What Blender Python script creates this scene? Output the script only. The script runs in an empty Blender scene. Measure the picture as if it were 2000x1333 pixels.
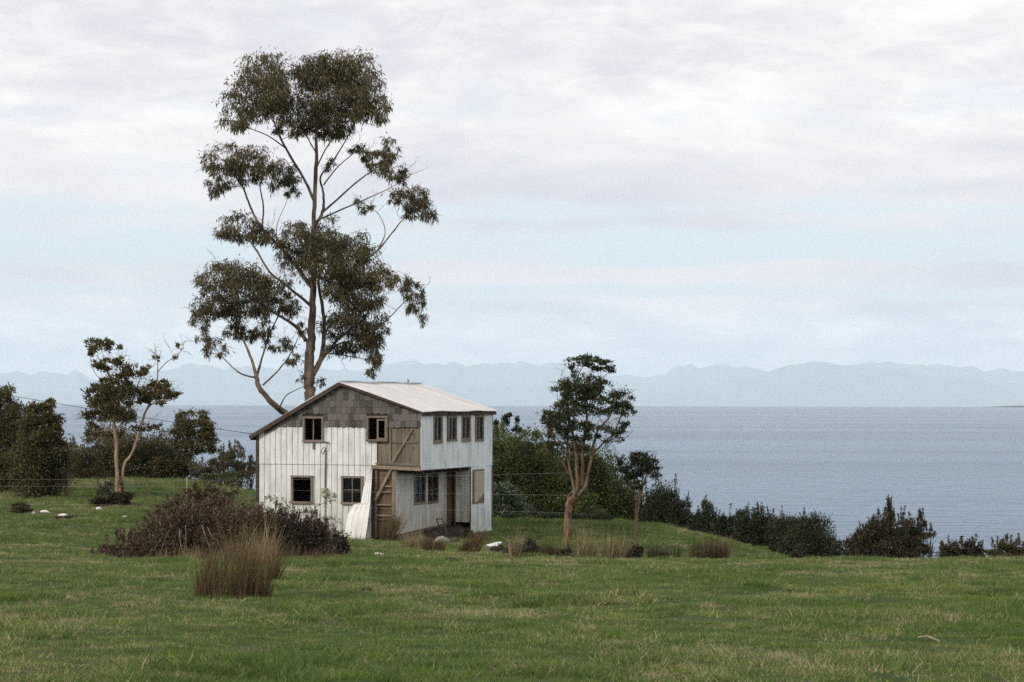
import bpy, bmesh, math, random
import numpy as np
from mathutils import Vector, Matrix

random.seed(11)
RNG = np.random.default_rng(11)
SC = bpy.context.scene
COL = SC.collection
R = math.radians

# ------------------------------------------------------------------ camera
FPX = 4722.0            # focal length in photo pixels (85 mm on a 36 mm wide sensor, 2000 px)
HOR = 785.0             # true horizon row at the middle of the photo
ROLL = 0.0020
cam_d = bpy.data.cameras.new('camera')
cam = bpy.data.objects.new('camera', cam_d)
COL.objects.link(cam)
SC.camera = cam
cam_d.lens = 85.0
cam_d.sensor_width = 36.0
cam_d.shift_y = (HOR - 666.5) / 2000.0
cam_d.clip_start = 0.5
cam_d.clip_end = 150000.0
cam.location = (0, 0, 0)
cam.rotation_euler = (Matrix.Rotation(math.pi / 2, 4, 'X') @ Matrix.Rotation(ROLL, 4, 'Z')).to_euler()

# ------------------------------------------------------------------ sky
SUN_DIR = Vector((-0.72, -0.50, 0.46)).normalized()      # towards the sun
world = bpy.data.worlds.new('World')
SC.world = world
world.use_nodes = True


class NT:
    """small helper to write node trees"""
    def __init__(self, tree):
        self.t = tree
        tree.nodes.clear()

    def n(self, kind, **kw):
        nd = self.t.nodes.new(kind)
        ins = kw.pop('i', {})
        for k, v in kw.items():
            setattr(nd, k, v)
        for k, v in ins.items():
            s = nd.inputs[k]
            if isinstance(v, bpy.types.NodeSocket):
                self.t.links.new(v, s)
            else:
                s.default_value = v
        return nd

    def m(self, op, a, b=0.0, c=0.0):
        nd = self.n('ShaderNodeMath', operation=op)
        for k, v in enumerate((a, b, c)):
            if isinstance(v, bpy.types.NodeSocket):
                self.t.links.new(v, nd.inputs[k])
            else:
                nd.inputs[k].default_value = v
        return nd.outputs[0]

    def ramp(self, fac, stops, mode='LINEAR'):
        nd = self.n('ShaderNodeValToRGB')
        cr = nd.color_ramp
        cr.interpolation = mode
        while len(cr.elements) < len(stops):
            cr.elements.new(0.5)
        for e, (p, c) in zip(cr.elements, stops):
            e.position = p
            e.color = (c, c, c, 1) if isinstance(c, (int, float)) else (*c, 1)
        self.t.links.new(fac, nd.inputs[0])
        return nd.outputs[0]

    def mix(self, f, a, b, blend='MIX'):
        nd = self.n('ShaderNodeMix', data_type='RGBA', blend_type=blend)
        for k, v in ((0, f), (6, a), (7, b)):
            if isinstance(v, bpy.types.NodeSocket):
                self.t.links.new(v, nd.inputs[k])
            elif k and not hasattr(v, '__len__'):
                nd.inputs[k].default_value = (v, v, v, 1)
            elif k:
                nd.inputs[k].default_value = (*v[:3], 1)
            else:
                nd.inputs[k].default_value = v
        return nd.outputs[2]

    def noise(self, vec, scale, detail=4, rough=0.55, dist=0.0, out=0):
        nd = self.n('ShaderNodeTexNoise', i={'Scale': scale, 'Detail': detail, 'Roughness': rough, 'Distortion': dist})
        if vec is not None:
            self.t.links.new(vec, nd.inputs['Vector'])
        return nd.outputs[out]

    def vec(self, x, y, z):
        nd = self.n('ShaderNodeCombineXYZ')
        for k, v in enumerate((x, y, z)):
            if isinstance(v, bpy.types.NodeSocket):
                self.t.links.new(v, nd.inputs[k])
            else:
                nd.inputs[k].default_value = v
        return nd.outputs[0]


def build_world():
    w = NT(world.node_tree)
    sky = w.n('ShaderNodeTexSky', sky_type='NISHITA')
    sky.sun_disc = False
    sky.sun_elevation = math.asin(SUN_DIR.z)
    sky.sun_rotation = math.atan2(SUN_DIR.x, SUN_DIR.y)
    sky.altitude = 60
    sky.air_density = 1.0
    sky.dust_density = 0.6
    tc = w.n('ShaderNodeTexCoord').outputs['Generated']
    sep = w.n('ShaderNodeSeparateXYZ', i={0: tc})
    x, y, z = sep.outputs
    az = w.m('ARCTAN2', x, y)
    el = w.m('ARCSINE', z)
    # cloud decks: layered bands low down, broken overcast above; the same rule all round the sky
    v1 = w.vec(w.m('MULTIPLY', az, 5.5), w.m('MULTIPLY', el, 38.0), 0.0)
    v2 = w.vec(w.m('MULTIPLY', az, 9.0), w.m('MULTIPLY', el, 34.0), 4.0)
    n1 = w.noise(v1, 1.3, 7, 0.56, 0.25)
    n2 = w.noise(v2, 1.6, 8, 0.58, 0.3)
    n3 = w.noise(w.vec(w.m('MULTIPLY', az, 4.0), w.m('MULTIPLY', el, 16.0), 9.0), 1.5, 7, 0.58, 0.5)
    elw = w.m('ADD', el, w.m('MULTIPLY', w.m('SUBTRACT', n1, 0.5), 0.016))
    bands = w.ramp(w.m('MULTIPLY', elw, 4.0),
                   [(0.0, 0.80), (0.075, 0.86), (0.12, 0.82), (0.162, 0.76), (0.178, 0.34), (0.188, 0.40), (0.200, 0.95),
                    (0.222, 0.88), (0.234, 0.32), (0.270, 0.30), (0.292, 0.66), (0.315, 0.42), (0.345, 0.78),
                    (0.42, 1.0), (0.475, 0.62), (0.53, 0.95), (0.70, 0.95), (1.0, 0.8)])
    cov = w.m('ADD', bands, w.m('MULTIPLY', w.m('SUBTRACT', n2, 0.5), 1.4))
    fac = w.n('ShaderNodeMapRange', interpolation_type='SMOOTHSTEP', i={0: cov, 1: 0.26, 2: 0.84}).outputs[0]
    # bright sunlit heads against grey lavender undersides
    lit = w.n('ShaderNodeMapRange', interpolation_type='SMOOTHSTEP', i={0: n3, 1: 0.34, 2: 0.64}).outputs[0]
    low = w.ramp(w.m('MULTIPLY', elw, 4.0), [(0.0, 1.2), (0.09, 1.1), (0.13, 0.4), (0.21, 0.05), (0.36, 0.08), (0.5, 0.3), (1.0, 0.3)])
    n4 = w.noise(w.vec(w.m('MULTIPLY', az, 26.0), w.m('MULTIPLY', el, 70.0), 2.0), 1.0, 8, 0.62, 0.4)
    litc = w.n('ShaderNodeClamp', i={0: w.m('ADD', w.m('MULTIPLY', lit, 0.55), w.m('MULTIPLY', low, w.m('MULTIPLY', w.n('ShaderNodeMapRange', interpolation_type='SMOOTHSTEP', i={0: n4, 1: 0.40, 2: 0.62}).outputs[0], 1.0)))}).outputs[0]
    cloud = w.mix(litc, (7.6, 7.3, 7.8), (12.0, 11.1, 10.4))
    gap = w.mix(0.78, sky.outputs[0], (8.9, 9.8, 10.4))
    col = w.mix(fac, gap, cloud)
    bg = w.n('ShaderNodeBackground', i={'Color': col, 'Strength': 0.10})
    out = w.n('ShaderNodeOutputWorld', i={'Surface': bg.outputs[0]})


build_world()
sun_d = bpy.data.lights.new('sun', 'SUN')
sun_d.energy = 2.3
sun_d.angle = R(9)
sun_d.color = (1.0, 0.93, 0.83)
sun = bpy.data.objects.new('sun', sun_d)
COL.objects.link(sun)
sun.rotation_euler = (-SUN_DIR).to_track_quat('-Z', 'Y').to_euler()

vs = SC.view_settings
vs.view_transform = 'Standard'
vs.look = 'None'
vs.exposure = 0.14
vs.gamma = 1.0
vs.use_curve_mapping = False
SC.render.engine = 'CYCLES'
SC.cycles.use_denoising = False
SC.cycles.max_bounces = 6
SC.cycles.diffuse_bounces = 2
SC.cycles.glossy_bounces = 3
SC.cycles.transmission_bounces = 4
SC.cycles.transparent_max_bounces = 8
SC.cycles.volume_bounces = 1


# ------------------------------------------------------------------ pixels to places
def ray(u, v):
    """slopes (x/y, z/y) of the ray through a photo pixel"""
    du, dv = u - 1000.0, v - 666.5
    c, s = math.cos(ROLL), math.sin(ROLL)
    uu = du * c + dv * s
    vv = -du * s + dv * c
    return uu / FPX, -(vv - (HOR - 666.5)) / FPX


def at(u, v, D):
    a, b = ray(u, v)
    return Vector((a * D, D, b * D))


# ------------------------------------------------------------------ numpy value noise
def vnoise(x, y, seed=0):
    xi, yi = np.floor(x).astype(np.int64), np.floor(y).astype(np.int64)
    fx, fy = x - xi, y - yi
    fx, fy = fx * fx * (3 - 2 * fx), fy * fy * (3 - 2 * fy)

    def h(a, b):
        k = (a * 374761393 + b * 668265263 + seed * 1442695041) & 0xFFFFFFFF
        k = ((k ^ (k >> 13)) * 1274126177) & 0xFFFFFFFF
        k = k ^ (k >> 16)
        return (k & 0xFFFF) / 65535.0
    return (h(xi, yi) * (1 - fx) + h(xi + 1, yi) * fx) * (1 - fy) + (h(xi, yi + 1) * (1 - fx) + h(xi + 1, yi + 1) * fx) * fy


def fbm(x, y, seed=0, octs=4):
    s, a, t = 0.0, 1.0, 0.0
    for k in range(octs):
        s = s + a * vnoise(x * 2 ** k, y * 2 ** k, seed + k)
        t += a
        a *= 0.5
    return s / t


# ------------------------------------------------------------------ terrain height
def build_tps():
    pts = []

    def px(u, v, D):
        p = at(u, v, D)
        pts.append((p.x, p.y, p.z))
    # open slope falling away from the camera
    for D in (-40, -15, 5, 16, 26, 36, 46, 54):
        for X in (-60, -30, -12, 0, 12, 30, 60):
            if abs(X) < 0.6 * max(D, 0) + 70:
                pts.append((X, D, -(1.7 + 0.0352 * max(D, -20))))
    # left: foot of the thicket, then gently up to the crest behind the trees
    for u in (-300, 0, 220, 400):
        px(u, 1050, 68); px(u, 1005, 77); px(u, 985, 83); px(u, 960, 93); px(u, 940, 104)
    for u in (-300, 0, 220, 400):
        p = at(u, 940, 104); pts.append((p.x * 1.25, 130, -6.0))
    px(480, 1000, 92); px(490, 962, 103)
    # around the house
    px(540, 1056, 78); px(620, 1058, 77); px(700, 1060, 77); px(770, 1062, 77); px(830, 1050, 80); px(920, 1041, 83); px(958, 1034, 86)
    px(700, 1080, 63); px(560, 1085, 62); px(820, 1085, 64); px(930, 1078, 70)
    pts.append((-5.0, 90, -4.40)); pts.append((-1.5, 92, -4.5)); pts.append((-6.0, 98, -4.4))
    # swale with the rushes and the falling spur behind it
    px(1000, 1100, 57); px(1000, 1087, 66); px(1100, 1103, 56); px(1105, 1094, 69); px(1240, 1092, 71); px(1300, 1104, 56); px(1380, 1100, 69)
    px(1000, 1044, 84); px(1190, 1023, 95); px(1350, 1051, 93); px(1450, 1075, 91); px(1540, 1097, 88); px(1540, 1103, 56); px(1540, 1107, 70)
    px(1700, 1101, 55); px(2000, 1093, 56); px(2300, 1088, 56)
    for u, k in ((1700, 1.0), (2000, 1.0), (2400, 1.1)):
        a, _ = ray(u, 1000)
        pts.append((a * 72, 72, -5.6 * k)); pts.append((a * 92, 92, -9.2 * k)); pts.append((a * 120, 120, -16 * k))
    for u in (1150, 1350, 1540):
        a, _ = ray(u, 1000)
        pts.append((a * 112, 112, -8.5)); pts.append((a * 130, 130, -13))
    pts.append((-60, 100, -3.5)); pts.append((-60, 75, -3.8)); pts.append((60, 75, -7)); pts.append((60, 110, -15))
    P = np.array(pts)
    n = len(P)
    S = 40.0
    A = P[:, :2] / S

    def U(d2):
        return 0.5 * d2 * np.log(d2 + 1e-9)
    d2 = ((A[:, None] - A[None]) ** 2).sum(-1)
    K = U(d2) + np.eye(n) * 0.0015
    M = np.zeros((n + 3, n + 3))
    M[:n, :n] = K
    M[:n, n] = 1; M[:n, n + 1:] = A
    M[n, :n] = 1; M[n + 1:, :n] = A.T
    w = np.linalg.solve(M, np.concatenate([P[:, 2], np.zeros(3)]))

    def f(x, y):
        x = np.atleast_1d(np.asarray(x, float)); y = np.atleast_1d(np.asarray(y, float))
        out = np.empty(len(x))
        for k in range(0, len(x), 20000):
            q = np.stack([np.clip(x[k:k + 20000], -62, 62), np.clip(y[k:k + 20000], -42, 132)], 1) / S
            dd = ((q[:, None] - A[None]) ** 2).sum(-1)
            out[k:k + 20000] = U(dd) @ w[:n] + w[n] + q @ w[n + 1:]
        return out
    return f


TPS = build_tps()


def ground_z(x, y):
    x = np.atleast_1d(np.asarray(x, float)); y = np.atleast_1d(np.asarray(y, float))
    z = TPS(x, y)
    far = np.clip((y - 118) / 220.0, 0, 1)
    z = z - 95 * far ** 1.25
    z = np.where(z < -17, -17 - 8 * (1 - np.exp((z + 17) / 8)), z)
    lump = (fbm(x * 0.55, y * 0.55, 5, 3) - 0.5) * 0.20 + (fbm(x * 1.7, y * 1.7, 9, 2) - 0.5) * 0.09
    near_house = np.exp(-(((x + 3) / 6.0) ** 2 + ((y - 82) / 6.0) ** 2))
    return z + lump * (1 - 0.7 * near_house)


def gz(x, y):
    return float(ground_z(x, y)[0])


def foot(u, D):
    """ground point at a photo column and a distance"""
    a, _ = ray(u, 1000)
    return Vector((a * D, D, gz(a * D, D)))


# ------------------------------------------------------------------ materials
def material(name, build):
    m = bpy.data.materials.new(name)
    m.use_nodes = True
    t = NT(m.node_tree)
    build(t)
    return m


def principled(t, color, rough=0.8, spec=0.3, bump=None, bump_s=0.3, bump_d=0.02, metallic=0.0):
    p = t.n('ShaderNodeBsdfPrincipled')
    for k, v in (('Base Color', color), ('Roughness', rough), ('Specular IOR Level', spec), ('Metallic', metallic)):
        if isinstance(v, bpy.types.NodeSocket):
            t.t.links.new(v, p.inputs[k])
        else:
            p.inputs[k].default_value = (*v, 1) if isinstance(v, tuple) else v
    if bump is not None:
        b = t.n('ShaderNodeBump', i={'Height': bump, 'Strength': bump_s, 'Distance': bump_d})
        t.t.links.new(b.outputs[0], p.inputs['Normal'])
    return p


def out(t, p):
    t.n('ShaderNodeOutputMaterial', i={'Surface': p.outputs[0]})


def wpos(t):
    return t.n('ShaderNodeNewGeometry').outputs['Position']


def opos(t):
    return t.n('ShaderNodeTexCoord').outputs['Object']


def leaf_mat(name, dark, light, trans=0.25, tip=None, rough=0.5, spec=0.35):
    def b(t):
        g = t.n('ShaderNodeNewGeometry')
        rnd = g.outputs['Random Per Island']
        nz = t.noise(g.outputs['Position'], 0.9, 3)
        f = t.m('ADD', t.m('MULTIPLY', rnd, 0.75), t.m('MULTIPLY', t.m('SUBTRACT', nz, 0.5), 1.1))
        fc = t.n('ShaderNodeClamp', i={0: f}).outputs[0]
        c = t.mix(fc, dark, light)
        if tip:
            k = t.m('GREATER_THAN', rnd, 0.93)
            c = t.mix(t.m('MULTIPLY', k, 0.8), c, tip)
        p = principled(t, c, rough, spec)
        tr = t.n('ShaderNodeBsdfTranslucent', i={'Color': t.mix(0.4, c, light)})
        mx = t.n('ShaderNodeMixShader', i={0: trans, 1: p.outputs[0], 2: tr.outputs[0]})
        t.n('ShaderNodeOutputMaterial', i={'Surface': mx.outputs[0]})
    return material(name, b)


def bark_mat(name, dark, light, scale=6.0, blotch=None):
    def b(t):
        o = wpos(t)
        st = t.n('ShaderNodeMapping', i={'Vector': o, 'Scale': (1, 1, 0.22)}).outputs[0]
        n1 = t.noise(st, scale, 6, 0.65)
        f = t.ramp(n1, [(0.36, 0.0), (0.62, 1.0)])
        c = t.mix(f, dark, light)
        if blotch:
            c = t.mix(t.ramp(t.noise(o, 2.2, 4), [(0.52, 0.0), (0.62, 0.75)]), c, blotch)
        out(t, principled(t, c, 0.85, 0.2, t.noise(st, scale * 3, 5), 0.8, 0.03))
    return material(name, b)


def wood_mat(name, dark, light, spots=(0.03, 0.025, 0.02), scale=5.0, rnd=0.5):
    """weathered boards; the grain runs along object Z, each piece a shade of its own"""
    def b(t):
        o = opos(t)
        r = t.n('ShaderNodeObjectInfo').outputs['Random']
        off = t.n('ShaderNodeVectorMath', operation='ADD', i={0: o, 1: t.vec(t.m('MULTIPLY', r, 37.0), t.m('MULTIPLY', r, 19.0), 0.0)}).outputs[0]
        st = t.n('ShaderNodeMapping', i={'Vector': off, 'Scale': (1, 1, 0.09)}).outputs[0]
        n1 = t.noise(st, scale * 6, 5, 0.65, 0.4)
        n2 = t.noise(off, scale, 4)
        f = t.m('ADD', t.m('MULTIPLY', t.m('SUBTRACT', n1, 0.5), 1.5), t.m('ADD', t.m('MULTIPLY', r, rnd), t.m('MULTIPLY', t.m('SUBTRACT', n2, 0.3), 0.8)))
        c = t.mix(t.n('ShaderNodeClamp', i={0: f}).outputs[0], dark, light)
        c = t.mix(t.ramp(t.noise(off, scale * 1.7, 5), [(0.58, 0.0), (0.72, 0.6)]), c, spots)
        out(t, principled(t, c, 0.85, 0.25, n1, 0.6, 0.012))
    return material(name, b)


def siding_mat(name, base, stain, moss_top, streak=0.55):
    """painted sheet metal: rain streaks, grime spots, moss creeping up from the ground"""
    def b(t):
        tc = t.n('ShaderNodeTexCoord').outputs['Object']
        r = t.n('ShaderNodeObjectInfo').outputs['Random']
        pos = wpos(t)
        st = t.n('ShaderNodeMapping', i={'Vector': pos, 'Scale': (1, 1, 0.12)}).outputs[0]
        n1 = t.noise(st, 7.0, 6, 0.65)
        n2 = t.noise(pos, 1.3, 5, 0.6)
        n3 = t.noise(pos, 14.0, 4, 0.6)
        f = t.m('MULTIPLY', t.ramp(n1, [(0.40, 0.0), (0.70, 1.0)]), t.ramp(n2, [(0.34, 0.15), (0.62, 1.0)]))
        c = t.mix(t.m('MULTIPLY', r, 0.22), base, tuple(k * 0.80 for k in base))
        c = t.mix(t.m('MULTIPLY', f, streak), c, stain)
        c = t.mix(t.ramp(n3, [(0.60, 0.0), (0.76, 0.45)]), c, stain)
        c = t.mix(t.ramp(t.noise(pos, 2.3, 6, 0.7), [(0.56, 0.0), (0.70, 0.38)]), c, stain)
        ru_ = t.m('MULTIPLY', t.ramp(t.noise(st, 11.0, 4, 0.6), [(0.60, 0.0), (0.72, 1.0)]), t.ramp(t.noise(pos, 0.9, 3), [(0.50, 0.0), (0.66, 1.0)]))
        c = t.mix(t.m('MULTIPLY', ru_, 0.5), c, (0.24, 0.13, 0.07))
        z = t.n('ShaderNodeSeparateXYZ', i={0: pos}).outputs[2]
        h = t.n('ShaderNodeMapRange', i={0: z, 1: moss_top - 0.95, 2: moss_top, 3: 1.0, 4: 0.0}).outputs[0]
        mo = t.m('MULTIPLY', h, t.ramp(t.noise(st, 4.5, 5, 0.7), [(0.40, 0.0), (0.66, 1.0)]))
        c = t.mix(t.m('MULTIPLY', mo, 0.75), c, (0.20, 0.18, 0.07))
        out(t, principled(t, c, t.m('ADD', 0.48, t.m('MULTIPLY', n2, 0.25)), 0.35, t.noise(pos, 3.0, 4), 0.35, 0.03))
    return material(name, b)


def flat_mat(name, color, rough=0.8, var=0.25, scale=6.0, spec=0.3, metallic=0.0):
    def b(t):
        n1 = t.noise(wpos(t), scale, 5, 0.6)
        c = t.mix(n1, tuple(k * (1 - var) for k in color), tuple(min(1, k * (1 + var)) for k in color))
        out(t, principled(t, c, rough, spec, n1, 0.3, 0.02, metallic))
    return material(name, b)


M = {}
M['ground'] = None


def ground_build(t):
    p = wpos(t)
    n1 = t.noise(p, 0.35, 5, 0.6)
    n2 = t.noise(p, 2.6, 6, 0.65)
    n3 = t.noise(p, 18.0, 4, 0.7)
    g = t.mix(t.ramp(n2, [(0.35, 0.0), (0.65, 1.0)]), (0.028, 0.056, 0.014), (0.060, 0.100, 0.028))
    d = t.mix(t.ramp(n3, [(0.35, 0.0), (0.7, 1.0)]), (0.07, 0.07, 0.03), (0.17, 0.14, 0.07))
    c = t.mix(t.ramp(t.m('ADD', t.m('MULTIPLY', n1, 0.6), t.m('MULTIPLY', n3, 0.4)), [(0.46, 0.0), (0.62, 0.75)]), g, d)
    c = t.mix(t.ramp(t.noise(p, 0.9, 5), [(0.68, 0.0), (0.78, 0.6)]), c, (0.06, 0.048, 0.028))
    out(t, principled(t, c, 0.95, 0.1, n3, 0.9, 0.06))


M['ground'] = material('turf', ground_build)


def blade_mat(name, a, b_, dry, dry_amt):
    def b(t):
        g = t.n('ShaderNodeNewGeometry')
        rnd = g.outputs['Random Per Island']
        pos = g.outputs['Position']
        n1 = t.noise(pos, 0.28, 4, 0.6)
        n2 = t.noise(pos, 1.5, 4, 0.6)
        f = t.m('ADD', t.m('MULTIPLY', rnd, 0.5), t.m('MULTIPLY', t.m('SUBTRACT', n2, 0.25), 0.9))
        c = t.mix(t.n('ShaderNodeClamp', i={0: f}).outputs[0], a, b_)
        pd = t.m('ADD', t.m('MULTIPLY', t.m('SUBTRACT', n1, 0.5), 1.3), t.m('ADD', t.m('MULTIPLY', t.m('SUBTRACT', n2, 0.5), 0.9), dry_amt))
        k = t.m('LESS_THAN', t.n('ShaderNodeTexWhiteNoise', noise_dimensions='1D', i={'W': rnd}).outputs[0], pd)
        c = t.mix(k, c, t.mix(rnd, tuple(q * 0.65 for q in dry), dry))
        p = principled(t, c, 0.6, 0.25)
        tr = t.n('ShaderNodeBsdfTranslucent', i={'Color': c})
        mx = t.n('ShaderNodeMixShader', i={0: 0.3, 1: p.outputs[0], 2: tr.outputs[0]})
        t.n('ShaderNodeOutputMaterial', i={'Surface': mx.outputs[0]})
    return material(name, b)


M['grass'] = blade_mat('grass_blades', (0.034, 0.074, 0.015), (0.185, 0.265, 0.055), (0.48, 0.43, 0.21), 0.16)
M['straw'] = blade_mat('straw_blades', (0.15, 0.16, 0.06), (0.28, 0.25, 0.11), (0.52, 0.45, 0.26), 0.62)
M['rush'] = blade_mat('rush_stems', (0.065, 0.046, 0.022), (0.185, 0.120, 0.055), (0.30, 0.21, 0.10), 0.10)
M['rush_pale'] = blade_mat('pale_rush_stems', (0.13, 0.105, 0.05), (0.26, 0.20, 0.10), (0.42, 0.34, 0.19), 0.35)
M['rush_dark'] = blade_mat('dark_rush_stems', (0.035, 0.038, 0.018), (0.10, 0.085, 0.04), (0.25, 0.19, 0.10), 0.12)
M['euc_leaf'] = leaf_mat('eucalyptus_leaves', (0.048, 0.043, 0.020), (0.205, 0.172, 0.072), 0.32, (0.28, 0.21, 0.09))
M['myrtle_leaf'] = leaf_mat('myrtle_leaves', (0.018, 0.030, 0.014), (0.075, 0.098, 0.036), 0.2, (0.14, 0.15, 0.05))
M['hedge_leaf'] = leaf_mat('hedge_leaves', (0.036, 0.058, 0.016), (0.190, 0.215, 0.055), 0.3, (0.30, 0.29, 0.09))
M['laurel_leaf'] = leaf_mat('laurel_leaves', (0.03, 0.055, 0.028), (0.14, 0.18, 0.10), 0.15, (0.30, 0.30, 0.20), 0.35, 0.5)
M['dark_leaf'] = leaf_mat('dark_shrub_leaves', (0.014, 0.022, 0.010), (0.062, 0.078, 0.030), 0.15, (0.10, 0.11, 0.05))
M['brown_leaf'] = leaf_mat('brown_shrub_leaves', (0.024, 0.021, 0.012), (0.095, 0.078, 0.040), 0.15, (0.16, 0.12, 0.06))
M['left_leaf'] = leaf_mat('old_tree_leaves', (0.040, 0.040, 0.016), (0.170, 0.150, 0.055), 0.3, (0.25, 0.19, 0.07))
M['bramble_leaf'] = leaf_mat('bramble_leaves', (0.040, 0.026, 0.016), (0.150, 0.094, 0.052), 0.2, (0.26, 0.19, 0.10))
M['cane_leaf'] = leaf_mat('young_cane_leaves', (0.05, 0.08, 0.025), (0.16, 0.20, 0.07), 0.25)
M['heath_leaf'] = leaf_mat('heath_leaves', (0.022, 0.016, 0.013), (0.085, 0.058, 0.040), 0.15, (0.16, 0.12, 0.07))
M['euc_bark'] = bark_mat('eucalyptus_bark', (0.045, 0.032, 0.024), (0.19, 0.135, 0.095), 5.0, (0.26, 0.20, 0.14))
M['myrtle_bark'] = bark_mat('cinnamon_bark', (0.042, 0.028, 0.018), (0.235, 0.145, 0.080), 11.0, (0.15, 0.13, 0.095))
M['pale_bark'] = bark_mat('pale_bark', (0.14, 0.09, 0.055), (0.38, 0.27, 0.17), 7.0)
M['dead_wood'] = bark_mat('dead_wood', (0.16, 0.13, 0.10), (0.36, 0.31, 0.24), 9.0)
M['dark_bark'] = bark_mat('dark_bark', (0.03, 0.022, 0.016), (0.10, 0.075, 0.055), 6.0)
M['cane'] = bark_mat('bramble_cane', (0.07, 0.035, 0.025), (0.21, 0.14, 0.09), 8.0)
M['shaded_twig_core'] = flat_mat('shaded_twigs', (0.026, 0.026, 0.014), 0.95, 0.6, 9.0)  # solid core in place of dense twigs, inner shade put into its colour
M['white_siding'] = siding_mat('white_sheet_siding', (0.735, 0.74, 0.725), (0.21, 0.21, 0.20), -3.0, 0.62)
M['skylit_siding'] = siding_mat('skylit_sheet_siding', (0.76, 0.825, 0.85), (0.26, 0.30, 0.30), -3.3, 0.7)  # white side wall sheets, bluish sky light put into the colour
M['sunlit_siding'] = siding_mat('sunlit_white_sheet', (0.83, 0.82, 0.80), (0.40, 0.39, 0.36), -3.6, 0.3)  # paler wall sheet, the sun caught by its tilt put into the colour
M['shingle'] = wood_mat('alerce_shingle', (0.034, 0.030, 0.028), (0.155, 0.138, 0.128), (0.028, 0.024, 0.022), 6.0, 0.95)
M['frame_wood'] = wood_mat('weathered_frame', (0.11, 0.08, 0.065), (0.30, 0.25, 0.205), (0.06, 0.045, 0.035), 6.0, 0.5)
M['board'] = wood_mat('yellowed_board', (0.095, 0.078, 0.056), (0.255, 0.215, 0.155), (0.06, 0.05, 0.038), 3.0, 0.5)
M['red_board'] = wood_mat('reddish_board', (0.085, 0.050, 0.032), (0.21, 0.135, 0.085), (0.04, 0.025, 0.018), 3.0, 0.5)
M['dark_board'] = wood_mat('dark_interior_board', (0.035, 0.026, 0.020), (0.075, 0.055, 0.042), (0.02, 0.015, 0.012), 3.0, 0.4)
M['beam'] = wood_mat('grey_beam', (0.15, 0.11, 0.075), (0.37, 0.30, 0.22), (0.08, 0.055, 0.04), 4.0, 0.4)
M['fascia'] = wood_mat('rusty_fascia', (0.045, 0.030, 0.026), (0.11, 0.072, 0.058), (0.03, 0.02, 0.016), 4.0, 0.4)
M['metal'] = flat_mat('dull_metal', (0.22, 0.22, 0.21), 0.5, 0.3, 10.0, 0.5, 0.6)
M['conduit'] = flat_mat('grey_conduit', (0.14, 0.145, 0.14), 0.6)
M['meter'] = flat_mat('mossy_meter_casing', (0.40, 0.39, 0.28), 0.6, 0.5, 14.0)
M['wire'] = flat_mat('galvanised_wire', (0.30, 0.28, 0.27), 0.45, 0.2, 3.0, 0.5, 0.5)
M['cable'] = flat_mat('black_cable', (0.02, 0.02, 0.02), 0.6)
M['stone'] = flat_mat('field_stone', (0.30, 0.275, 0.25), 0.9, 0.5, 7.0)
M['pale_stone'] = flat_mat('pale_stone', (0.62, 0.58, 0.55), 0.9, 0.3, 6.0)
M['rubble'] = flat_mat('mossy_rubble', (0.075, 0.065, 0.045), 0.95, 0.6, 5.0)
M['soil'] = flat_mat('dark_soil', (0.022, 0.017, 0.012), 0.95, 0.5, 9.0)
M['plastic'] = flat_mat('white_plastic', (0.78, 0.76, 0.77), 0.45, 0.1)
M['pink_plastic'] = flat_mat('pinkish_paper', (0.55, 0.40, 0.40), 0.6, 0.2)
M['curtain'] = flat_mat('grey_curtain', (0.42, 0.40, 0.40), 0.9, 0.2)
M['plaster'] = siding_mat('recess_panel_paint', (0.60, 0.61, 0.585), (0.17, 0.165, 0.145), -3.05, 0.75)
M['tan_board'] = flat_mat('tan_fibreboard', (0.40, 0.35, 0.26), 0.85, 0.35, 4.0)


def roof_build(t):
    p = wpos(t)
    r = t.n('ShaderNodeObjectInfo').outputs['Random']
    st = t.noise(t.n('ShaderNodeMapping', i={'Vector': p, 'Rotation': (0, 0, R(17.7)), 'Scale': (0.3, 2.2, 0.3)}).outputs[0], 3.0, 5, 0.65)
    c = t.mix(t.ramp(st, [(0.35, 0.0), (0.72, 1.0)]), (0.66, 0.66, 0.66), (0.44, 0.42, 0.41))
    c = t.mix(t.m('MULTIPLY', r, 0.35), c, (0.50, 0.49, 0.48))
    c = t.mix(t.ramp(t.noise(p, 2.0, 5, 0.7), [(0.60, 0.0), (0.74, 0.45)]), c, (0.30, 0.20, 0.15))
    out(t, principled(t, c, 0.5, 0.4))


M['roof'] = material('galvanised_roof_sheet', roof_build)


def glass_build(t):
    n1 = t.noise(wpos(t), 2.5, 4)
    p = principled(t, (0.02, 0.023, 0.025), t.m('ADD', 0.04, t.m('MULTIPLY', n1, 0.12)), 0.5, t.noise(wpos(t), 1.2, 2), 0.15, 0.02)
    tr = t.n('ShaderNodeBsdfTransparent', i={'Color': (0.75, 0.78, 0.78, 1)})
    fr = t.n('ShaderNodeLayerWeight', i={'Blend': 0.35}).outputs['Fresnel']
    f = t.m('MULTIPLY_ADD', fr, 0.55, 0.30)
    mx = t.n('ShaderNodeMixShader', i={0: f, 1: tr.outputs[0], 2: p.outputs[0]})
    t.n('ShaderNodeOutputMaterial', i={'Surface': mx.outputs[0]})


M['glass'] = material('old_window_glass', glass_build)


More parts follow.
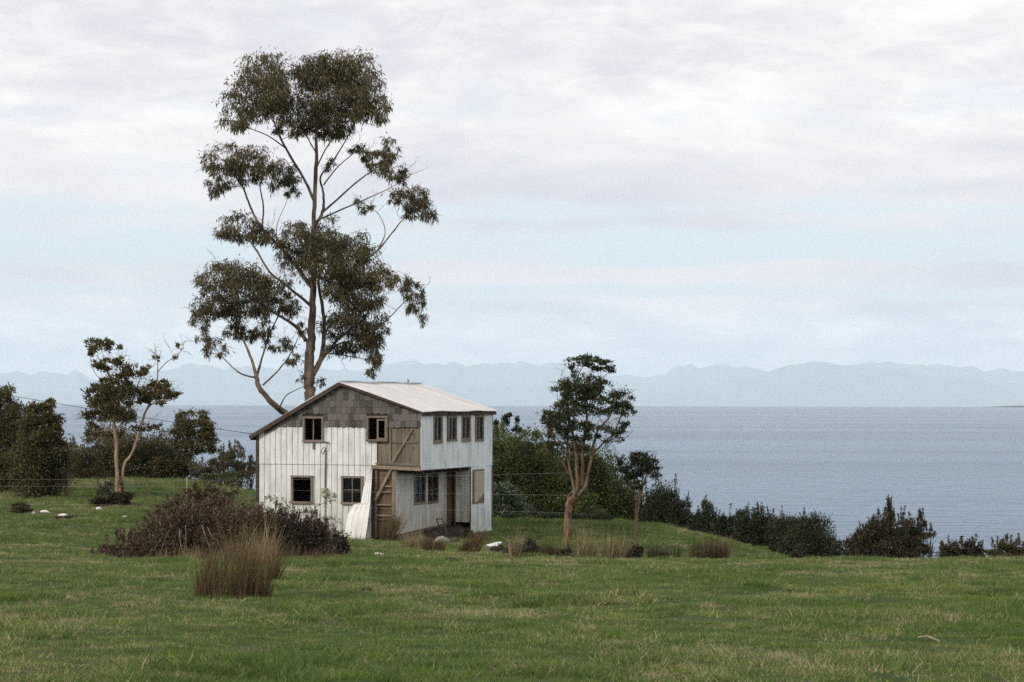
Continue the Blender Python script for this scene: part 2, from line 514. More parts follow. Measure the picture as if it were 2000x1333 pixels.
def sea_build(t):
    p = wpos(t)
    # waves travelling obliquely to the shore, several sizes
    def w(scale, sx, sy, rot, detail):
        mp = t.n('ShaderNodeMapping', i={'Vector': p, 'Rotation': (0, 0, R(rot)), 'Scale': (sx, sy, 1)}).outputs[0]
        return t.noise(mp, scale, detail, 0.6)
    a = w(0.24, 0.8, 1.0, 8, 5)
    b = w(0.07, 0.9, 1.0, -12, 3)
    c = w(0.006, 0.22, 1.0, 3, 5)
    h = t.m('ADD', t.m('MULTIPLY', a, 1.0), t.m('MULTIPLY', b, 0.6))
    # wind roughness drifts across the bay in large patches
    wind = t.ramp(c, [(0.36, 0.0), (0.62, 1.0)])
    pr = principled(t, t.mix(wind, (0.018, 0.090, 0.185), (0.028, 0.100, 0.190)), t.m('MULTIPLY_ADD', wind, 0.12, 0.12), t.m('MULTIPLY_ADD', wind, 0.30, 0.22))
    pr.inputs['IOR'].default_value = 1.20
    bp = t.n('ShaderNodeBump', i={'Height': h, 'Strength': 1.0, 'Distance': 1.6})
    t.t.links.new(bp.outputs[0], pr.inputs['Normal'])
    out(t, pr)


M['sea'] = material('wind_ruffled_sea', sea_build)


def mountain_build(t):
    p = wpos(t)
    z = t.n('ShaderNodeSeparateXYZ', i={0: p}).outputs[2]
    nz = t.n('ShaderNodeSeparateXYZ', i={0: t.n('ShaderNodeNewGeometry').outputs['Normal']}).outputs[2]
    n1 = t.noise(p, 0.0016, 6, 0.65)
    c = t.mix(n1, (0.07, 0.09, 0.085), (0.24, 0.25, 0.26))
    s = t.m('ADD', z, t.m('MULTIPLY', t.m('SUBTRACT', n1, 0.5), 700.0))
    sn = t.n('ShaderNodeMapRange', i={0: s, 1: 800.0, 2: 950.0}).outputs[0]
    c = t.mix(sn, c, (0.75, 0.76, 0.8))
    out(t, principled(t, c, 0.95, 0.1))


M['mountain'] = material('far_mountain', mountain_build)


# ------------------------------------------------------------------ mesh helpers
def tag(o, label=None, cat=None, group=None, kind=None):
    if label: o['label'] = label
    if cat: o['category'] = cat
    if group: o['group'] = group
    if kind: o['kind'] = kind
    return o


def link(name, me, mat=None, parent=None, smooth=False):
    o = bpy.data.objects.new(name, me)
    COL.objects.link(o)
    if mat is not None and me is not None and not me.materials:
        me.materials.append(mat)
    if parent is not None:
        o.parent = parent
    if smooth and me is not None:
        me.polygons.foreach_set('use_smooth', np.ones(len(me.polygons), bool))
    return o


def empty(name, loc=(0, 0, 0), rz=0.0):
    o = bpy.data.objects.new(name, None)
    COL.objects.link(o)
    o.empty_display_size = 0.3
    o.location = loc
    o.rotation_euler = (0, 0, rz)
    return o


def mesh_np(name, V, F):
    """V (n,3) floats, F list of (k,) arrays all of one size or a list of such blocks"""
    blocks = F if isinstance(F, list) else [F]
    me = bpy.data.meshes.new(name)
    V = np.asarray(V, np.float32)
    nl = sum(b.size for b in blocks)
    nf = sum(len(b) for b in blocks)
    me.vertices.add(len(V))
    me.vertices.foreach_set('co', V.ravel())
    me.loops.add(nl)
    me.loops.foreach_set('vertex_index', np.concatenate([b.ravel() for b in blocks]).astype(np.int32))
    me.polygons.add(nf)
    st, cur = [], 0
    for b in blocks:
        k = b.shape[1]
        st.append(cur + np.arange(len(b)) * k)
        cur += b.size
    me.polygons.foreach_set('loop_start', np.concatenate(st).astype(np.int32))
    me.update(calc_edges=True)
    return me


class MB:
    def __init__(self):
        self.v, self.f = [], []

    def box(self, c, s, rot=None):
        n = len(self.v)
        hx, hy, hz = s[0] / 2, s[1] / 2, s[2] / 2
        for dx, dy, dz in ((-1, -1, -1), (1, -1, -1), (1, 1, -1), (-1, 1, -1), (-1, -1, 1), (1, -1, 1), (1, 1, 1), (-1, 1, 1)):
            p = Vector((dx * hx, dy * hy, dz * hz))
            if rot is not None:
                p = rot @ p
            self.v.append(tuple(Vector(c) + p))
        for q in ((0, 3, 2, 1), (4, 5, 6, 7), (0, 1, 5, 4), (1, 2, 6, 5), (2, 3, 7, 6), (3, 0, 4, 7)):
            self.f.append(tuple(n + k for k in q))
        return self

    def span(self, x0, x1, y0, y1, z0, z1):
        return self.box(((x0 + x1) / 2, (y0 + y1) / 2, (z0 + z1) / 2), (abs(x1 - x0), abs(y1 - y0), abs(z1 - z0)))

    def bar(self, a, b, w, d, up=(0, 1, 0)):
        """a straight timber from a to b, width w across, depth d along up"""
        a, b = Vector(a), Vector(b)
        z = (b - a).normalized()
        y = Vector(up)
        y = (y - z * y.dot(z)).normalized()
        x = y.cross(z)
        m = Matrix((x, y, z)).transposed()
        return self.box((a + b) / 2, (w, d, (b - a).length), m)

    def prism(self, poly, y0, y1):
        """polygon in x,z pulled from y0 to y1"""
        n, k = len(self.v), len(poly)
        for y in (y0, y1):
            for (x, z) in poly:
                self.v.append((x, y, z))
        self.f.append(tuple(n + i for i in range(k)))
        self.f.append(tuple(n + k + i for i in reversed(range(k))))
        for i in range(k):
            j = (i + 1) % k
            self.f.append((n + i, n + k + i, n + k + j, n + j))
        return self

    def tube(self, pts, rad, sides=6, cap=True):
        pts = [Vector(p) for p in pts]
        n0 = len(self.v)
        prev = None
        for k, p in enumerate(pts):
            d = (pts[min(k + 1, len(pts) - 1)] - pts[max(k - 1, 0)]).normalized()
            if prev is None:
                prev = d.orthogonal().normalized()
            prev = (prev - d * prev.dot(d))
            prev = prev.normalized() if prev.length > 1e-6 else d.orthogonal().normalized()
            q = d.cross(prev)
            r = rad[k] if hasattr(rad, '__len__') else rad
            for s in range(sides):
                a = 2 * math.pi * s / sides
                self.v.append(tuple(p + prev * (math.cos(a) * r) + q * (math.sin(a) * r)))
        for k in range(len(pts) - 1):
            for s in range(sides):
                t = (s + 1) % sides
                a = n0 + k * sides
                self.f.append((a + s, a + t, a + sides + t, a + sides + s))
        if cap:
            self.f.append(tuple(n0 + s for s in reversed(range(sides))))
            e = n0 + (len(pts) - 1) * sides
            self.f.append(tuple(e + s for s in range(sides)))
        return self

    def mesh(self, name):
        me = bpy.data.meshes.new(name)
        me.from_pydata(self.v, [], self.f)
        me.update()
        return me

    def build(self, name, mat, parent=None, smooth=False):
        return link(name, self.mesh(name), mat, parent, smooth)


def smooth_path(pts, n=4):
    """Catmull-Rom through rows of numbers"""
    P = np.array(pts, float)
    if len(P) < 3:
        t = np.linspace(0, 1, n + 1)[:, None]
        return P[0] * (1 - t) + P[-1] * t
    Q = np.vstack([2 * P[0] - P[1], P, 2 * P[-1] - P[-2]])
    o = []
    for k in range(1, len(Q) - 2):
        p0, p1, p2, p3 = Q[k - 1:k + 3]
        for t in np.linspace(0, 1, n, endpoint=False):
            o.append(0.5 * ((2 * p1) + (-p0 + p2) * t + (2 * p0 - 5 * p1 + 4 * p2 - p3) * t * t + (-p0 + 3 * p1 - 3 * p2 + p3) * t ** 3))
    o.append(P[-1])
    return np.array(o)


# ------------------------------------------------------------------ the ground sheet
def axis(stops):
    o = []
    for (a, b, s) in stops:
        o.append(np.arange(a, b, s))
    o.append([stops[-1][1]])
    return np.concatenate(o)


gx = axis([(-400, -80, 20), (-80, -32, 3), (-32, 32, 0.30), (32, 80, 3), (80, 400.1, 20)])
gy = axis([(-70, 10, 4), (10, 62, 0.30), (62, 110, 0.40), (110, 140, 2), (140, 360.1, 10)])
XX, YY = np.meshgrid(gx, gy)
ZZ = ground_z(XX.ravel(), YY.ravel())
V = np.stack([XX.ravel(), YY.ravel(), ZZ], 1)
nx, ny = len(gx), len(gy)
ii = (np.arange(ny - 1)[:, None] * nx + np.arange(nx - 1)[None]).ravel()
ground = link('ground', mesh_np('ground', V, np.stack([ii, ii + 1, ii + nx + 1, ii + nx], 1)), M['ground'], None, True)
tag(ground, 'sloping green pasture on a headland above the sea', kind='structure')

# ------------------------------------------------------------------ the sea
SEA = -16.0
sx = np.array([-60000, -20000, -6000, -2000, 0, 2000, 6000, 20000, 60000.0])
sy = np.array([-3000, 0, 300, 1000, 3000, 6000, 9200, 10200, 12000, 15000, 20000.0])
X2, Y2 = np.meshgrid(sx, sy)
V = np.stack([X2.ravel(), Y2.ravel(), SEA - np.maximum(0, Y2.ravel() - 9200) * 0.0026], 1)   # beyond its horizon the sea curves away
k = len(sx)
ii = (np.arange(len(sy) - 1)[:, None] * k + np.arange(k - 1)[None]).ravel()
sea = link('sea', mesh_np('sea', V, np.stack([ii, ii + 1, ii + k + 1, ii + k], 1)), M['sea'])
tag(sea, 'grey blue sea ruffled by wind reaching to the far mountains', kind='structure')


# ------------------------------------------------------------------ far mountains
def mountain_range(name, label, D, depth, crest, seed, jag=1.0):
    """a range with its own depth whose crest line passes through the photo's skyline"""
    cu = np.array([c[0] for c in crest], float)
    cv = np.array([c[1] for c in crest], float)
    us = np.linspace(cu[0], cu[-1], 2600)
    vv = np.interp(us, cu, cv)
    vv = 722 + (vv - 722) * (1.3 if jag > 0.5 else 1.0)
    vv = vv - jag * ((fbm(us / 26.0, us * 0 + seed, seed, 4) - 0.5) * 15.0 + (0.5 - np.abs(fbm(us / 60.0, us * 0 + 3.3, seed + 2, 3) - 0.5) * 4) * 3.0)
    hs = []
    for u, v in zip(us, vv):
        p = at(u, v, D)
        hs.append((p.x, p.z - SEA))
    hs = np.array(hs)
    rows = 27
    V = []
    for j in range(rows):
        t = j / (rows - 1) * 2 - 1                      # -1 shore side, 0 crest, 1 far side
        prof = (1 - abs(t)) ** 0.85
        y = D + t * depth + 0 * hs[:, 0]
        rough = (fbm(hs[:, 0] / 900.0, y / 1400.0, seed, 5) - 0.5) * 2.0
        x = hs[:, 0] * (y / D)
        spur = (fbm(hs[:, 0] / 2200.0 + t * 1.5, y / 5000.0, seed + 7, 4) - 0.5) * 2
        z = SEA - 84 + (hs[:, 1] + 84) * np.clip(prof + 0.45 * spur * prof * (1 - prof) * 2, 0, 1.0) + rough * 90 * prof * (1 - prof) * 2
        V.append(np.stack([x, y, z], 1))
    V = np.concatenate(V)
    n = len(us)
    ii = (np.arange(rows - 1)[:, None] * n + np.arange(n - 1)[None]).ravel()
    o = link(name, mesh_np(name, V, np.stack([ii, ii + 1, ii + n + 1, ii + n], 1)), M['mountain'], None, True)
    tag(o, label, kind='structure')


SKYLINE = [(-700, 735), (-400, 722), (-200, 730), (-80, 724), (0, 729), (35, 723), (60, 728), (100, 727), (130, 729), (150, 722), (175, 733), (230, 737),
           (290, 727), (340, 719), (370, 714), (420, 719), (480, 716), (540, 724), (620, 719), (690, 724), (735, 722), (765, 713), (778, 710), (800, 705),
           (815, 710), (850, 712), (868, 716), (884, 711), (905, 715), (935, 716), (960, 714), (985, 710), (1005, 714), (1025, 709), (1050, 714),
           (1072, 711), (1110, 715), (1145, 721), (1180, 730), (1205, 732), (1235, 729), (1262, 733), (1290, 731), (1312, 722), (1325, 716), (1335, 721),
           (1350, 717), (1366, 722), (1395, 715), (1420, 713), (1440, 721), (1460, 718), (1490, 726), (1520, 724), (1560, 718), (1600, 712), (1640, 716),
           (1665, 714), (1700, 706), (1716, 710), (1735, 708), (1760, 714), (1790, 716), (1830, 713), (1870, 717), (1910, 721), (1950, 720), (2000, 727),
           (2100, 722), (2250, 732), (2500, 725), (2750, 738)]
FOOTHILL = [(-700, 760), (-300, 765), (0, 770), (250, 762), (420, 768), (640, 770), (760, 757), (860, 752), (960, 760), (1060, 755), (1150, 764), (1240, 768), (1330, 762),
            (1400, 752), (1450, 742), (1490, 732), (1515, 722), (1540, 714), (1565, 710), (1590, 706), (1615, 708), (1640, 713), (1680, 717), (1720, 722),
            (1780, 729), (1850, 737), (1930, 745), (2020, 752), (2200, 762), (2750, 768)]
_r = random.Random(5)
SKYLINE = [(u, _r.uniform(706, 742)) for u in range(-5200, -750, 90)] + SKYLINE + [(u, _r.uniform(706, 742)) for u in range(2850, 6200, 90)]
FOOTHILL = [(u, _r.uniform(735, 772)) for u in range(-5200, -800, 260)] + FOOTHILL + [(u, _r.uniform(735, 772)) for u in range(2950, 6200, 260)]
mountain_range('mountain_range', 'hazy blue snow-tipped mountain range across the water', 52000, 5200, SKYLINE, 3)
mountain_range('foothills', 'darker blue rounded foothills in front of the far range', 44000, 3400, FOOTHILL, 21, 0.35)
SPIT = [(1900, 794), (1950, 793), (1962, 791.5), (1985, 791), (2020, 790.2), (2080, 790), (2160, 791), (2300, 793)]
mb = MB()
sp_ = [at(u, v + 1.5, 8600) for u, v in SPIT]
top_ = []
nsp = 60
spx = np.linspace(sp_[0].x, sp_[-1].x, nsp)
spz = np.interp(spx, [p.x for p in sp_], [p.z for p in sp_])
Vs = []
for j, (dy, kz) in enumerate(((-500, 0.0), (-250, 0.7), (0, 1.0), (300, 0.6), (600, 0.0))):
    zz = SEA - 3 + (spz - SEA + 3) * kz * (0.8 + 0.4 * fbm(spx / 160.0, np.full(nsp, dy / 300.0), 4, 3))
    Vs.append(np.stack([spx, np.full(nsp, 8600.0 + dy * 0.6), zz], 1))
ii = (np.arange(4)[:, None] * nsp + np.arange(nsp - 1)[None]).ravel()
o = link('headland', mesh_np('headland', np.concatenate(Vs), np.stack([ii, ii + 1, ii + nsp + 1, ii + nsp], 1)), M['dark_leaf'], None, True)
tag(o, 'thin low headland far across the sea at the right edge', kind='structure')

# ------------------------------------------------------------------ the air between here and the mountains
hz = MB().span(-75000, 75000, -4000, 60000, SEA - 91, 1200)
haze = hz.build('haze', None)


def haze_build(t):
    pv = t.n('ShaderNodeVolumePrincipled', i={'Color': (0.735, 0.895, 1.0, 1), 'Density': 3.7e-5, 'Anisotropy': 0.0})
    t.n('ShaderNodeOutputMaterial', i={'Volume': pv.outputs[0]})


haze.data.materials.append(material('sea_haze', haze_build))
tag(haze, 'pale blue haze over the water', kind='stuff')

# ------------------------------------------------------------------ the house
TH = R(17.7)
A0 = at(822, 919, 78.0)
BASE = -4.43
HO = Vector((A0.x, A0.y, BASE))
EX = Vector((math.cos(TH), -math.sin(TH), 0))
EY = Vector((math.sin(TH), math.cos(TH), 0))
house = empty('abandoned_house', HO, -TH)
tag(house, 'derelict two storey white metal-clad house with grey shingled gable and tin roof', 'house')


def on_x(u, v, y=0.0):
    """pixel -> (x, z) on the house plane at local y"""
    a, b = ray(u, v)
    P = HO + EY * y
    n = EY
    t = P.dot(n) / Vector((a, 1, b)).dot(n)
    w = Vector((a, 1, b)) * t - HO
    return w.dot(EX), w.z


def on_y(u, v, x=0.0):
    """pixel -> (y, z) on the house plane at local x"""
    a, b = ray(u, v)
    P = HO + EX * x
    t = P.dot(EX) / Vector((a, 1, b)).dot(EX)
    w = Vector((a, 1, b)) * t - HO
    return w.dot(EY), w.z


def rect_x(u0, v0, u1, v1, y=0.0):
    x0, z1 = on_x(u0, v0, y)
    x1, z0 = on_x(u1, v1, y)
    return x0, x1, z0, z1


def rect_y(u0, v0, u1, v1, x=0.0):
    y0, z1 = on_y(u0, v0, x)
    y1, _ = on_y(u1, v1, x)
    _, z0 = on_y((u0 + u1) / 2, v1, x)
    _, z1 = on_y((u0 + u1) / 2, v0, x)
    return y0, y1, z0, z1


XL = on_x(505, 950)[0]                 # left end of the gable wall
YB = on_y(962, 900)[0]                 # rear end of the side wall
YN = on_y(920, 912)[0]                 # depth of the porch notch
XN = on_x(772, 980)[0]                 # side wall of the notch
XR, ZR = on_x(665, 748.5)              # ridge
ZE = on_x(826, 804.5)[1]               # right eave
XLE, ZLE = on_x(490, 852)              # left eave tip
ZJ = on_x(620, 908)[1]                 # joint between the two rows of sheets
ZS = on_x(620, 834.5)[1]               # lower edge of the shingles
ZB0 = on_x(822, 919)[1]                # underside of the overhanging floor, front
ZB1 = on_y(920, 912)[1]
print('house', XL, YB, YN, XN, XR, ZR, ZE, ZLE, ZJ, ZS, ZB0, ZB1)


def roof_z(x):
    """underside of the roof above local x"""
    if x <= XR:
        return ZR + (x - XR) * (ZR - ZLE) / (XR - XLE) - 0.05
    return ZR + (x - XR) * (ZE - ZR) / (0.10 - XR) - 0.05


def holed(x0, x1, z0, z1, holes, t=0.008, y=0.0, axis='x', wave=None, top=None, bot=None):
    """a sheet x0..x1, z0..z1 with rectangular openings, thickness t towards the outside.
    axis x: the sheet lies in a plane of constant y (outside is -y); axis y: constant x (outside +x)"""
    xs = {x0, x1}
    zs = {z0, z1}
    for (a, b, c, d) in holes:
        for q in (a, b):
            if x0 < q < x1: xs.add(q)
        for q in (c, d):
            if z0 < q < z1: zs.add(q)
    if wave:
        lam, amp = wave
        for q in np.arange(x0, x1, lam / 6):
            xs.add(float(q))
    xs = sorted(xs)
    xs = [x for i, x in enumerate(xs) if i == 0 or x - xs[i - 1] > 1e-4]
    zs = sorted(zs)
    bm = bmesh.new()
    vm = {}

    def vert(i, j):
        if (i, j) not in vm:
            x, z = xs[i], zs[j]
            if top is not None and j == len(zs) - 1:
                z = min(z, top(x))
            if bot is not None and j == 0:
                z = bot(x)
            off = amp * math.sin(2 * math.pi * x / lam) if wave else 0.0
            vm[i, j] = bm.verts.new((x, y + off, z) if axis == 'x' else (y + off, x, z))
        return vm[i, j]
    for i in range(len(xs) - 1):
        for j in range(len(zs) - 1):
            cx, cz = (xs[i] + xs[i + 1]) / 2, (zs[j] + zs[j + 1]) / 2
            if any(a < cx < b and c < cz < d for (a, b, c, d) in holes):
                continue
            q = [vert(i, j), vert(i + 1, j), vert(i + 1, j + 1), vert(i, j + 1)]
            if q[2].co.z <= q[1].co.z + 1e-5 and q[3].co.z <= q[0].co.z + 1e-5:
                continue
            bm.faces.new(q)
    bmesh.ops.remove_doubles(bm, verts=bm.verts[:], dist=1e-5)
    r = bmesh.ops.extrude_face_region(bm, geom=bm.faces[:])
    d = Vector((0, -t, 0)) if axis == 'x' else Vector((t, 0, 0))
    bmesh.ops.translate(bm, verts=[g for g in r['geom'] if isinstance(g, bmesh.types.BMVert)], vec=d)
    bmesh.ops.recalc_face_normals(bm, faces=bm.faces[:])
    me = bpy.data.meshes.new('sheet')
    bm.to_mesh(me)
    bm.free()
    return me


# openings
W1 = rect_x(592, 815, 631, 862)
W2 = rect_x(717, 814, 757, 861)
W3 = rect_x(569, 930, 610, 982.5)
W4 = rect_x(667, 931, 708, 984)
FRONT_HOLES = [W1, W2, W3, W4]
SIDE_W = [rect_y(845, 809, 863, 866), rect_y(874, 811, 891, 861), rect_y(901, 809, 918, 862), rect_y(928, 809, 944, 861)]
NOTCH_W = [rect_y(808, 925, 830, 984, XN), rect_y(833, 926, 855, 982, XN)]
DOOR = (on_x(867, 950, YN)[0], on_x(890, 950, YN)[0], 0.25, ZB1 - 0.12)

# structure behind the cladding: rough dark boarding that carries the sheets
XU = on_x(736, 870)[0]                 # exposed boarding starts here upstairs
XD = on_x(728, 980)[0]                 # and here downstairs
me = holed(XL, XU + 0.02, 0.0, ZR, FRONT_HOLES, 0.05, 0.075, 'x', None, None)
bm = bmesh.new(); bm.from_mesh(me)
for (ax, az, bx, bz) in ((XLE, roof_z(XLE), XR, roof_z(XR)), (XR, roof_z(XR), 0.1, roof_z(0.1))):
    d = Vector((bx - ax, 0, bz - az))
    nrm = Vector((-d.z, 0, d.x))
    bmesh.ops.bisect_plane(bm, geom=bm.verts[:] + bm.edges[:] + bm.faces[:], plane_co=(ax, 0, az), plane_no=nrm, clear_outer=True)
bm.to_mesh(me); bm.free()
link('wall_boarding', me, M['dark_board'], house)
# boarding above the exposed planks, behind the shingles to the right corner
mb = MB().prism([(XU + 0.03, ZS - 0.02), (-0.06, ZS - 0.02), (-0.06, roof_z(-0.06)), (XU + 0.03, roof_z(XU + 0.03))], 0.03, 0.075)
# leave the window opening free: build it in two pieces round the window
mb = MB()
mb.prism([(W2[1] + 0.03, ZS - 0.02), (-0.06, ZS - 0.02), (-0.06, roof_z(-0.06)), (W2[1] + 0.03, roof_z(W2[1] + 0.03))], 0.03, 0.075)
mb.prism([(XU + 0.025, W2[3]), (W2[1] + 0.025, W2[3]), (W2[1] + 0.025, roof_z(W2[1])), (XU + 0.025, roof_z(XU))], 0.03, 0.075)
mb.build('gable_boarding', M['dark_board'], house)

# rear and left walls, floors, inner partition: what the windows look into
MB().prism([(XL, 0.0), (-0.03, 0.0), (-0.03, roof_z(-0.03)), (XR, roof_z(XR)), (XL, roof_z(XL))], YB - 0.06, YB).build('rear_wall', M['dark_board'], house)
link('left_wall', holed(0.04, YB - 0.07, -0.1, roof_z(XL) - 0.02, [], 0.06, XL - 0.02, 'y'), M['fascia'], house)
MB().span(XL + 0.05, XN - 0.02, 0.1, YB - 0.08, 0.02, 0.20).build('ground_floor', M['dark_board'], house)
MB().prism([(XL + 0.05, ZB0 + 0.05), (-0.05, ZB0 + 0.05), (-0.05, ZB0 + 0.20), (XL + 0.05, ZB0 + 0.20)], 0.09, YB - 0.08).build('upper_floor', M['dark_board'], house)
MB().prism([(XL + 0.06, ZB0 + 0.22), (-0.09, ZB0 + 0.22), (-0.09, roof_z(-0.09) - 0.01), (XR, roof_z(XR) - 0.01), (XL + 0.06, roof_z(XL + 0.06) - 0.01)], 3.4, 3.46).build('partition', M['dark_board'], house)
MB().span(XL + 0.06, XN - 0.05, 3.2, 3.26, 0.22, ZB0 + 0.03).build('partition', M['dark_board'], house)

def loose_parts(me):
    """one mesh per connected piece"""
    if len(me.polygons) == 0:
        return []
    adj = {}
    for e in me.edges:
        a, b = e.vertices
        adj.setdefault(a, []).append(b)
        adj.setdefault(b, []).append(a)
    seen, outm = {}, 0
    for v in range(len(me.vertices)):
        if v in seen:
            continue
        st = [v]
        seen[v] = outm
        while st:
            q = st.pop()
            for w in adj.get(q, ()):
                if w not in seen:
                    seen[w] = outm
                    st.append(w)
        outm += 1
    if outm == 1:
        return [me]
    res = []
    for k in range(outm):
        ids = [v for v in range(len(me.vertices)) if seen[v] == k]
        mp = {v: i for i, v in enumerate(ids)}
        fs = [tuple(mp[v] for v in p.vertices) for p in me.polygons if seen[p.vertices[0]] == k]
        if not fs:
            continue
        m = bpy.data.meshes.new('sheet')
        m.from_pydata([tuple(me.vertices[v].co) for v in ids], [], fs)
        res.append(m)
    return res


# white sheets of the gable wall, one strip between two seams each
SEAM = (XU - XL) / 21.0
rs = random.Random(4)


def strip(x0, x1, z0, z1, y, mat, top=None, bot=None, holes=FRONT_HOLES, name='siding_sheet', gap=0.015):
    t = 0.007
    me = holed(x0 + gap / 2, x1 - gap / 2, z0, z1, holes, t, y, 'x', None, top, bot)
    for m in loose_parts(me):
        link(name, m, mat, house)


for k in range(21):
    x0, x1 = XL + k * SEAM, XL + (k + 1) * SEAM
    j = rs.uniform(-0.002, 0.002)
    strip(x0, x1, ZJ + 0.005, ZS, 0.020 + j, M['white_siding'], lambda x: min(ZS, roof_z(x) - 0.04))
    if x1 <= XD + 0.12:
        strip(x0, min(x1, XD), -0.15, ZJ - 0.010, 0.0285 + j, M['white_siding'])
# the short sheet under the upper right window reaching to the exposed planks
# nail heads along the joint
mb = MB()
for k in range(1, 21):
    mb.box((XL + k * SEAM, 0.010, ZJ + 0.012), (0.022, 0.008, 0.030))
tag(mb.build('joint_nails', M['metal'], house), kind='stuff')

# shingles: each its own piece
SH = on_x(700, 834.5)[1] - on_x(700, 847.6)[1]
ROWH = SH


def shingle_mesh(k):
    r = random.Random(k)
    w, h = 1.0, 1.0
    c = r.uniform(0.05, 0.2)
    d = r.uniform(0.0, 0.10)
    poly = [(-0.5, 0.5), (-0.5, -0.5 + c * 0.7), (-0.5 + c, -0.5 + d * 0.2), (0.0, -0.5 - d * 0.3), (0.5 - c, -0.5 + d * 0.3), (0.5, -0.5 + c * 0.8), (0.5, 0.5)]
    m = MB().prism(poly, -0.010, 0.010).mesh('shingle')
    m.materials.append(M['shingle'])
    return m


SHM = [shingle_mesh(k) for k in range(6)]
rs = random.Random(8)
row = 0
n_sh = 0
while ZS + row * ROWH < ZR - 0.05:
    zb = ZS + row * ROWH
    x = XL + 0.02 + rs.uniform(0, 0.1)
    while x < -0.01:
        w = rs.uniform(0.145, 0.235)
        x1 = min(x + w, 0.0)
        if x1 - x < 0.05:
            break
        cx = (x + x1) / 2
        hh = ROWH * 1.35
        top = min(zb + hh, roof_z(x) - 0.01, roof_z(x1) - 0.01)
        hit = any(a - 0.005 < x1 and x < b + 0.005 and c < zb + ROWH * 0.95 and zb + 0.02 < d + 0.03 for (a, b, c, d) in (W1, W2))
        if hit:
            # stop short of the window frame
            for (a, b, c, d) in (W1, W2):
                if a - 0.005 < x1 and x < b + 0.005 and c < zb + ROWH * 0.95 and zb + 0.02 < d + 0.03:
                    if x < a - 0.06:
                        x1 = a - 0.006
                        cx = (x + x1) / 2
                        hit = False
                    else:
                        x = b + 0.006
            if hit:
                continue
        if top - zb > 0.05:
            o = bpy.data.objects.new('shingle', SHM[rs.randrange(6)])
            COL.objects.link(o)
            o.parent = house
            dz = rs.uniform(-0.012, 0.012)
            o.location = (cx, 0.004 - rs.uniform(0, 0.006), (zb + top) / 2 + dz)
            o.scale = ((x1 - x) - rs.uniform(0.004, 0.010), rs.uniform(0.9, 1.2), top - zb)
            o.rotation_euler = (R(-3.4) + rs.uniform(-0.02, 0.02), rs.uniform(-0.015, 0.015), 0)
            n_sh += 1
        x = x1
    row += 1


# windows: the casing is the part, its bars and panes the sub-parts
def window_x(rc, bars, panes, y=0.0, w=0.055, name='window', glass=True, mat=None, sill=True):
    x0, x1, z0, z1 = rc
    mat = mat or M['frame_wood']
    mb = MB()
    yo, yi = y - 0.030, y + 0.085
    mb.span(x0 - 0.012, x0 + w, yo, yi, z0, z1)
    mb.span(x1 - w, x1 + 0.012, yo, yi, z0, z1)
    mb.span(x0 - 0.02, x1 + 0.02, yo - 0.008, yi, z1 - w * 0.8, z1 + 0.02)
    mb.span(x0 - 0.02, x1 + 0.02, yo - 0.010, yi, z0 - 0.02, z0 + w * 0.7)
    f = mb.build(name, mat, house)
    if sill:
        MB().span(x0 - 0.03, x1 + 0.03, yo - 0.035, yo - 0.011, z0 - 0.03, z0 + 0.012).build('sill', mat, f)
    for (kind, p) in bars:
        if kind == 'v':
            xx = x0 + (x1 - x0) * p
            MB().span(xx - 0.017, xx + 0.017, y + 0.01, y + 0.05, z0 + w * 0.7, z1 - w * 0.8).build('mullion', mat, f)
        else:
            zz = z0 + (z1 - z0) * p
            MB().span(x0 + w, x1 - w, y + 0.014, y + 0.046, zz - 0.013, zz + 0.013).build('glazing_bar', mat, f)
    for (a, b, c, d) in panes:
        MB().span(x0 + (x1 - x0) * a, x0 + (x1 - x0) * b, y + 0.028, y + 0.033, z0 + (z1 - z0) * c, z0 + (z1 - z0) * d).build('pane', M['glass'], f)
    return f


window_x(W1, [('v', 0.5)], [])
wf = window_x(W2, [('v', 0.5)], [], y=-0.03)
# the right hand sash of that window stands a little proud
sx0, sx1 = W2[0] + (W2[1] - W2[0]) * 0.52, W2[1] - 0.05
mb = MB()
mb.span(sx0, sx0 + 0.035, -0.052, -0.022, W2[2] + 0.05, W2[3] - 0.09)
mb.span(sx1 - 0.035, sx1, -0.052, -0.022, W2[2] + 0.05, W2[3] - 0.09)
mb.span(sx0, sx1, -0.053, -0.021, W2[3] - 0.13, W2[3] - 0.085)
mb.span(sx0, sx1, -0.053, -0.021, W2[2] + 0.045, W2[2] + 0.085)
mb.build('sash', M['beam'], wf)
window_x(W3, [], [])
w4 = window_x(W4, [('v', 0.5), ('h', 0.5)], [(0.08, 0.5, 0.06, 0.5), (0.5, 0.92, 0.06, 0.5), (0.08, 0.5, 0.5, 0.92), (0.5, 0.92, 0.5, 0.92)])
# a drawn-back curtain inside
bm = bmesh.new()
cx0, cx1 = W4[0] + 0.05, W4[0] + 0.25
vs_ = []
for k in range(25):
    t = k / 24
    x = cx0 + (cx1 - cx0) * t
    yy = 0.15 + 0.02 * math.sin(t * 26)
    vs_.append((bm.verts.new((x, yy, W4[2] - 0.05)), bm.verts.new((x + 0.02 * math.sin(t * 9), yy, W4[3] + 0.02))))
for k in range(24):
    bm.faces.new((vs_[k][0], vs_[k + 1][0], vs_[k + 1][1], vs_[k][1]))
bmesh.ops.solidify(bm, geom=bm.faces[:], thickness=0.004)
me = bpy.data.meshes.new('curtain'); bm.to_mesh(me); bm.free()
link('curtain', me, M['curtain'], w4)
# wooden peg hanging below the first upper window
x, z = on_x(612.5, 862)
MB().span(x - 0.026, x + 0.026, -0.04, 0.0, z - 0.26, z + 0.01).build('wooden_peg', M['frame_wood'], house)

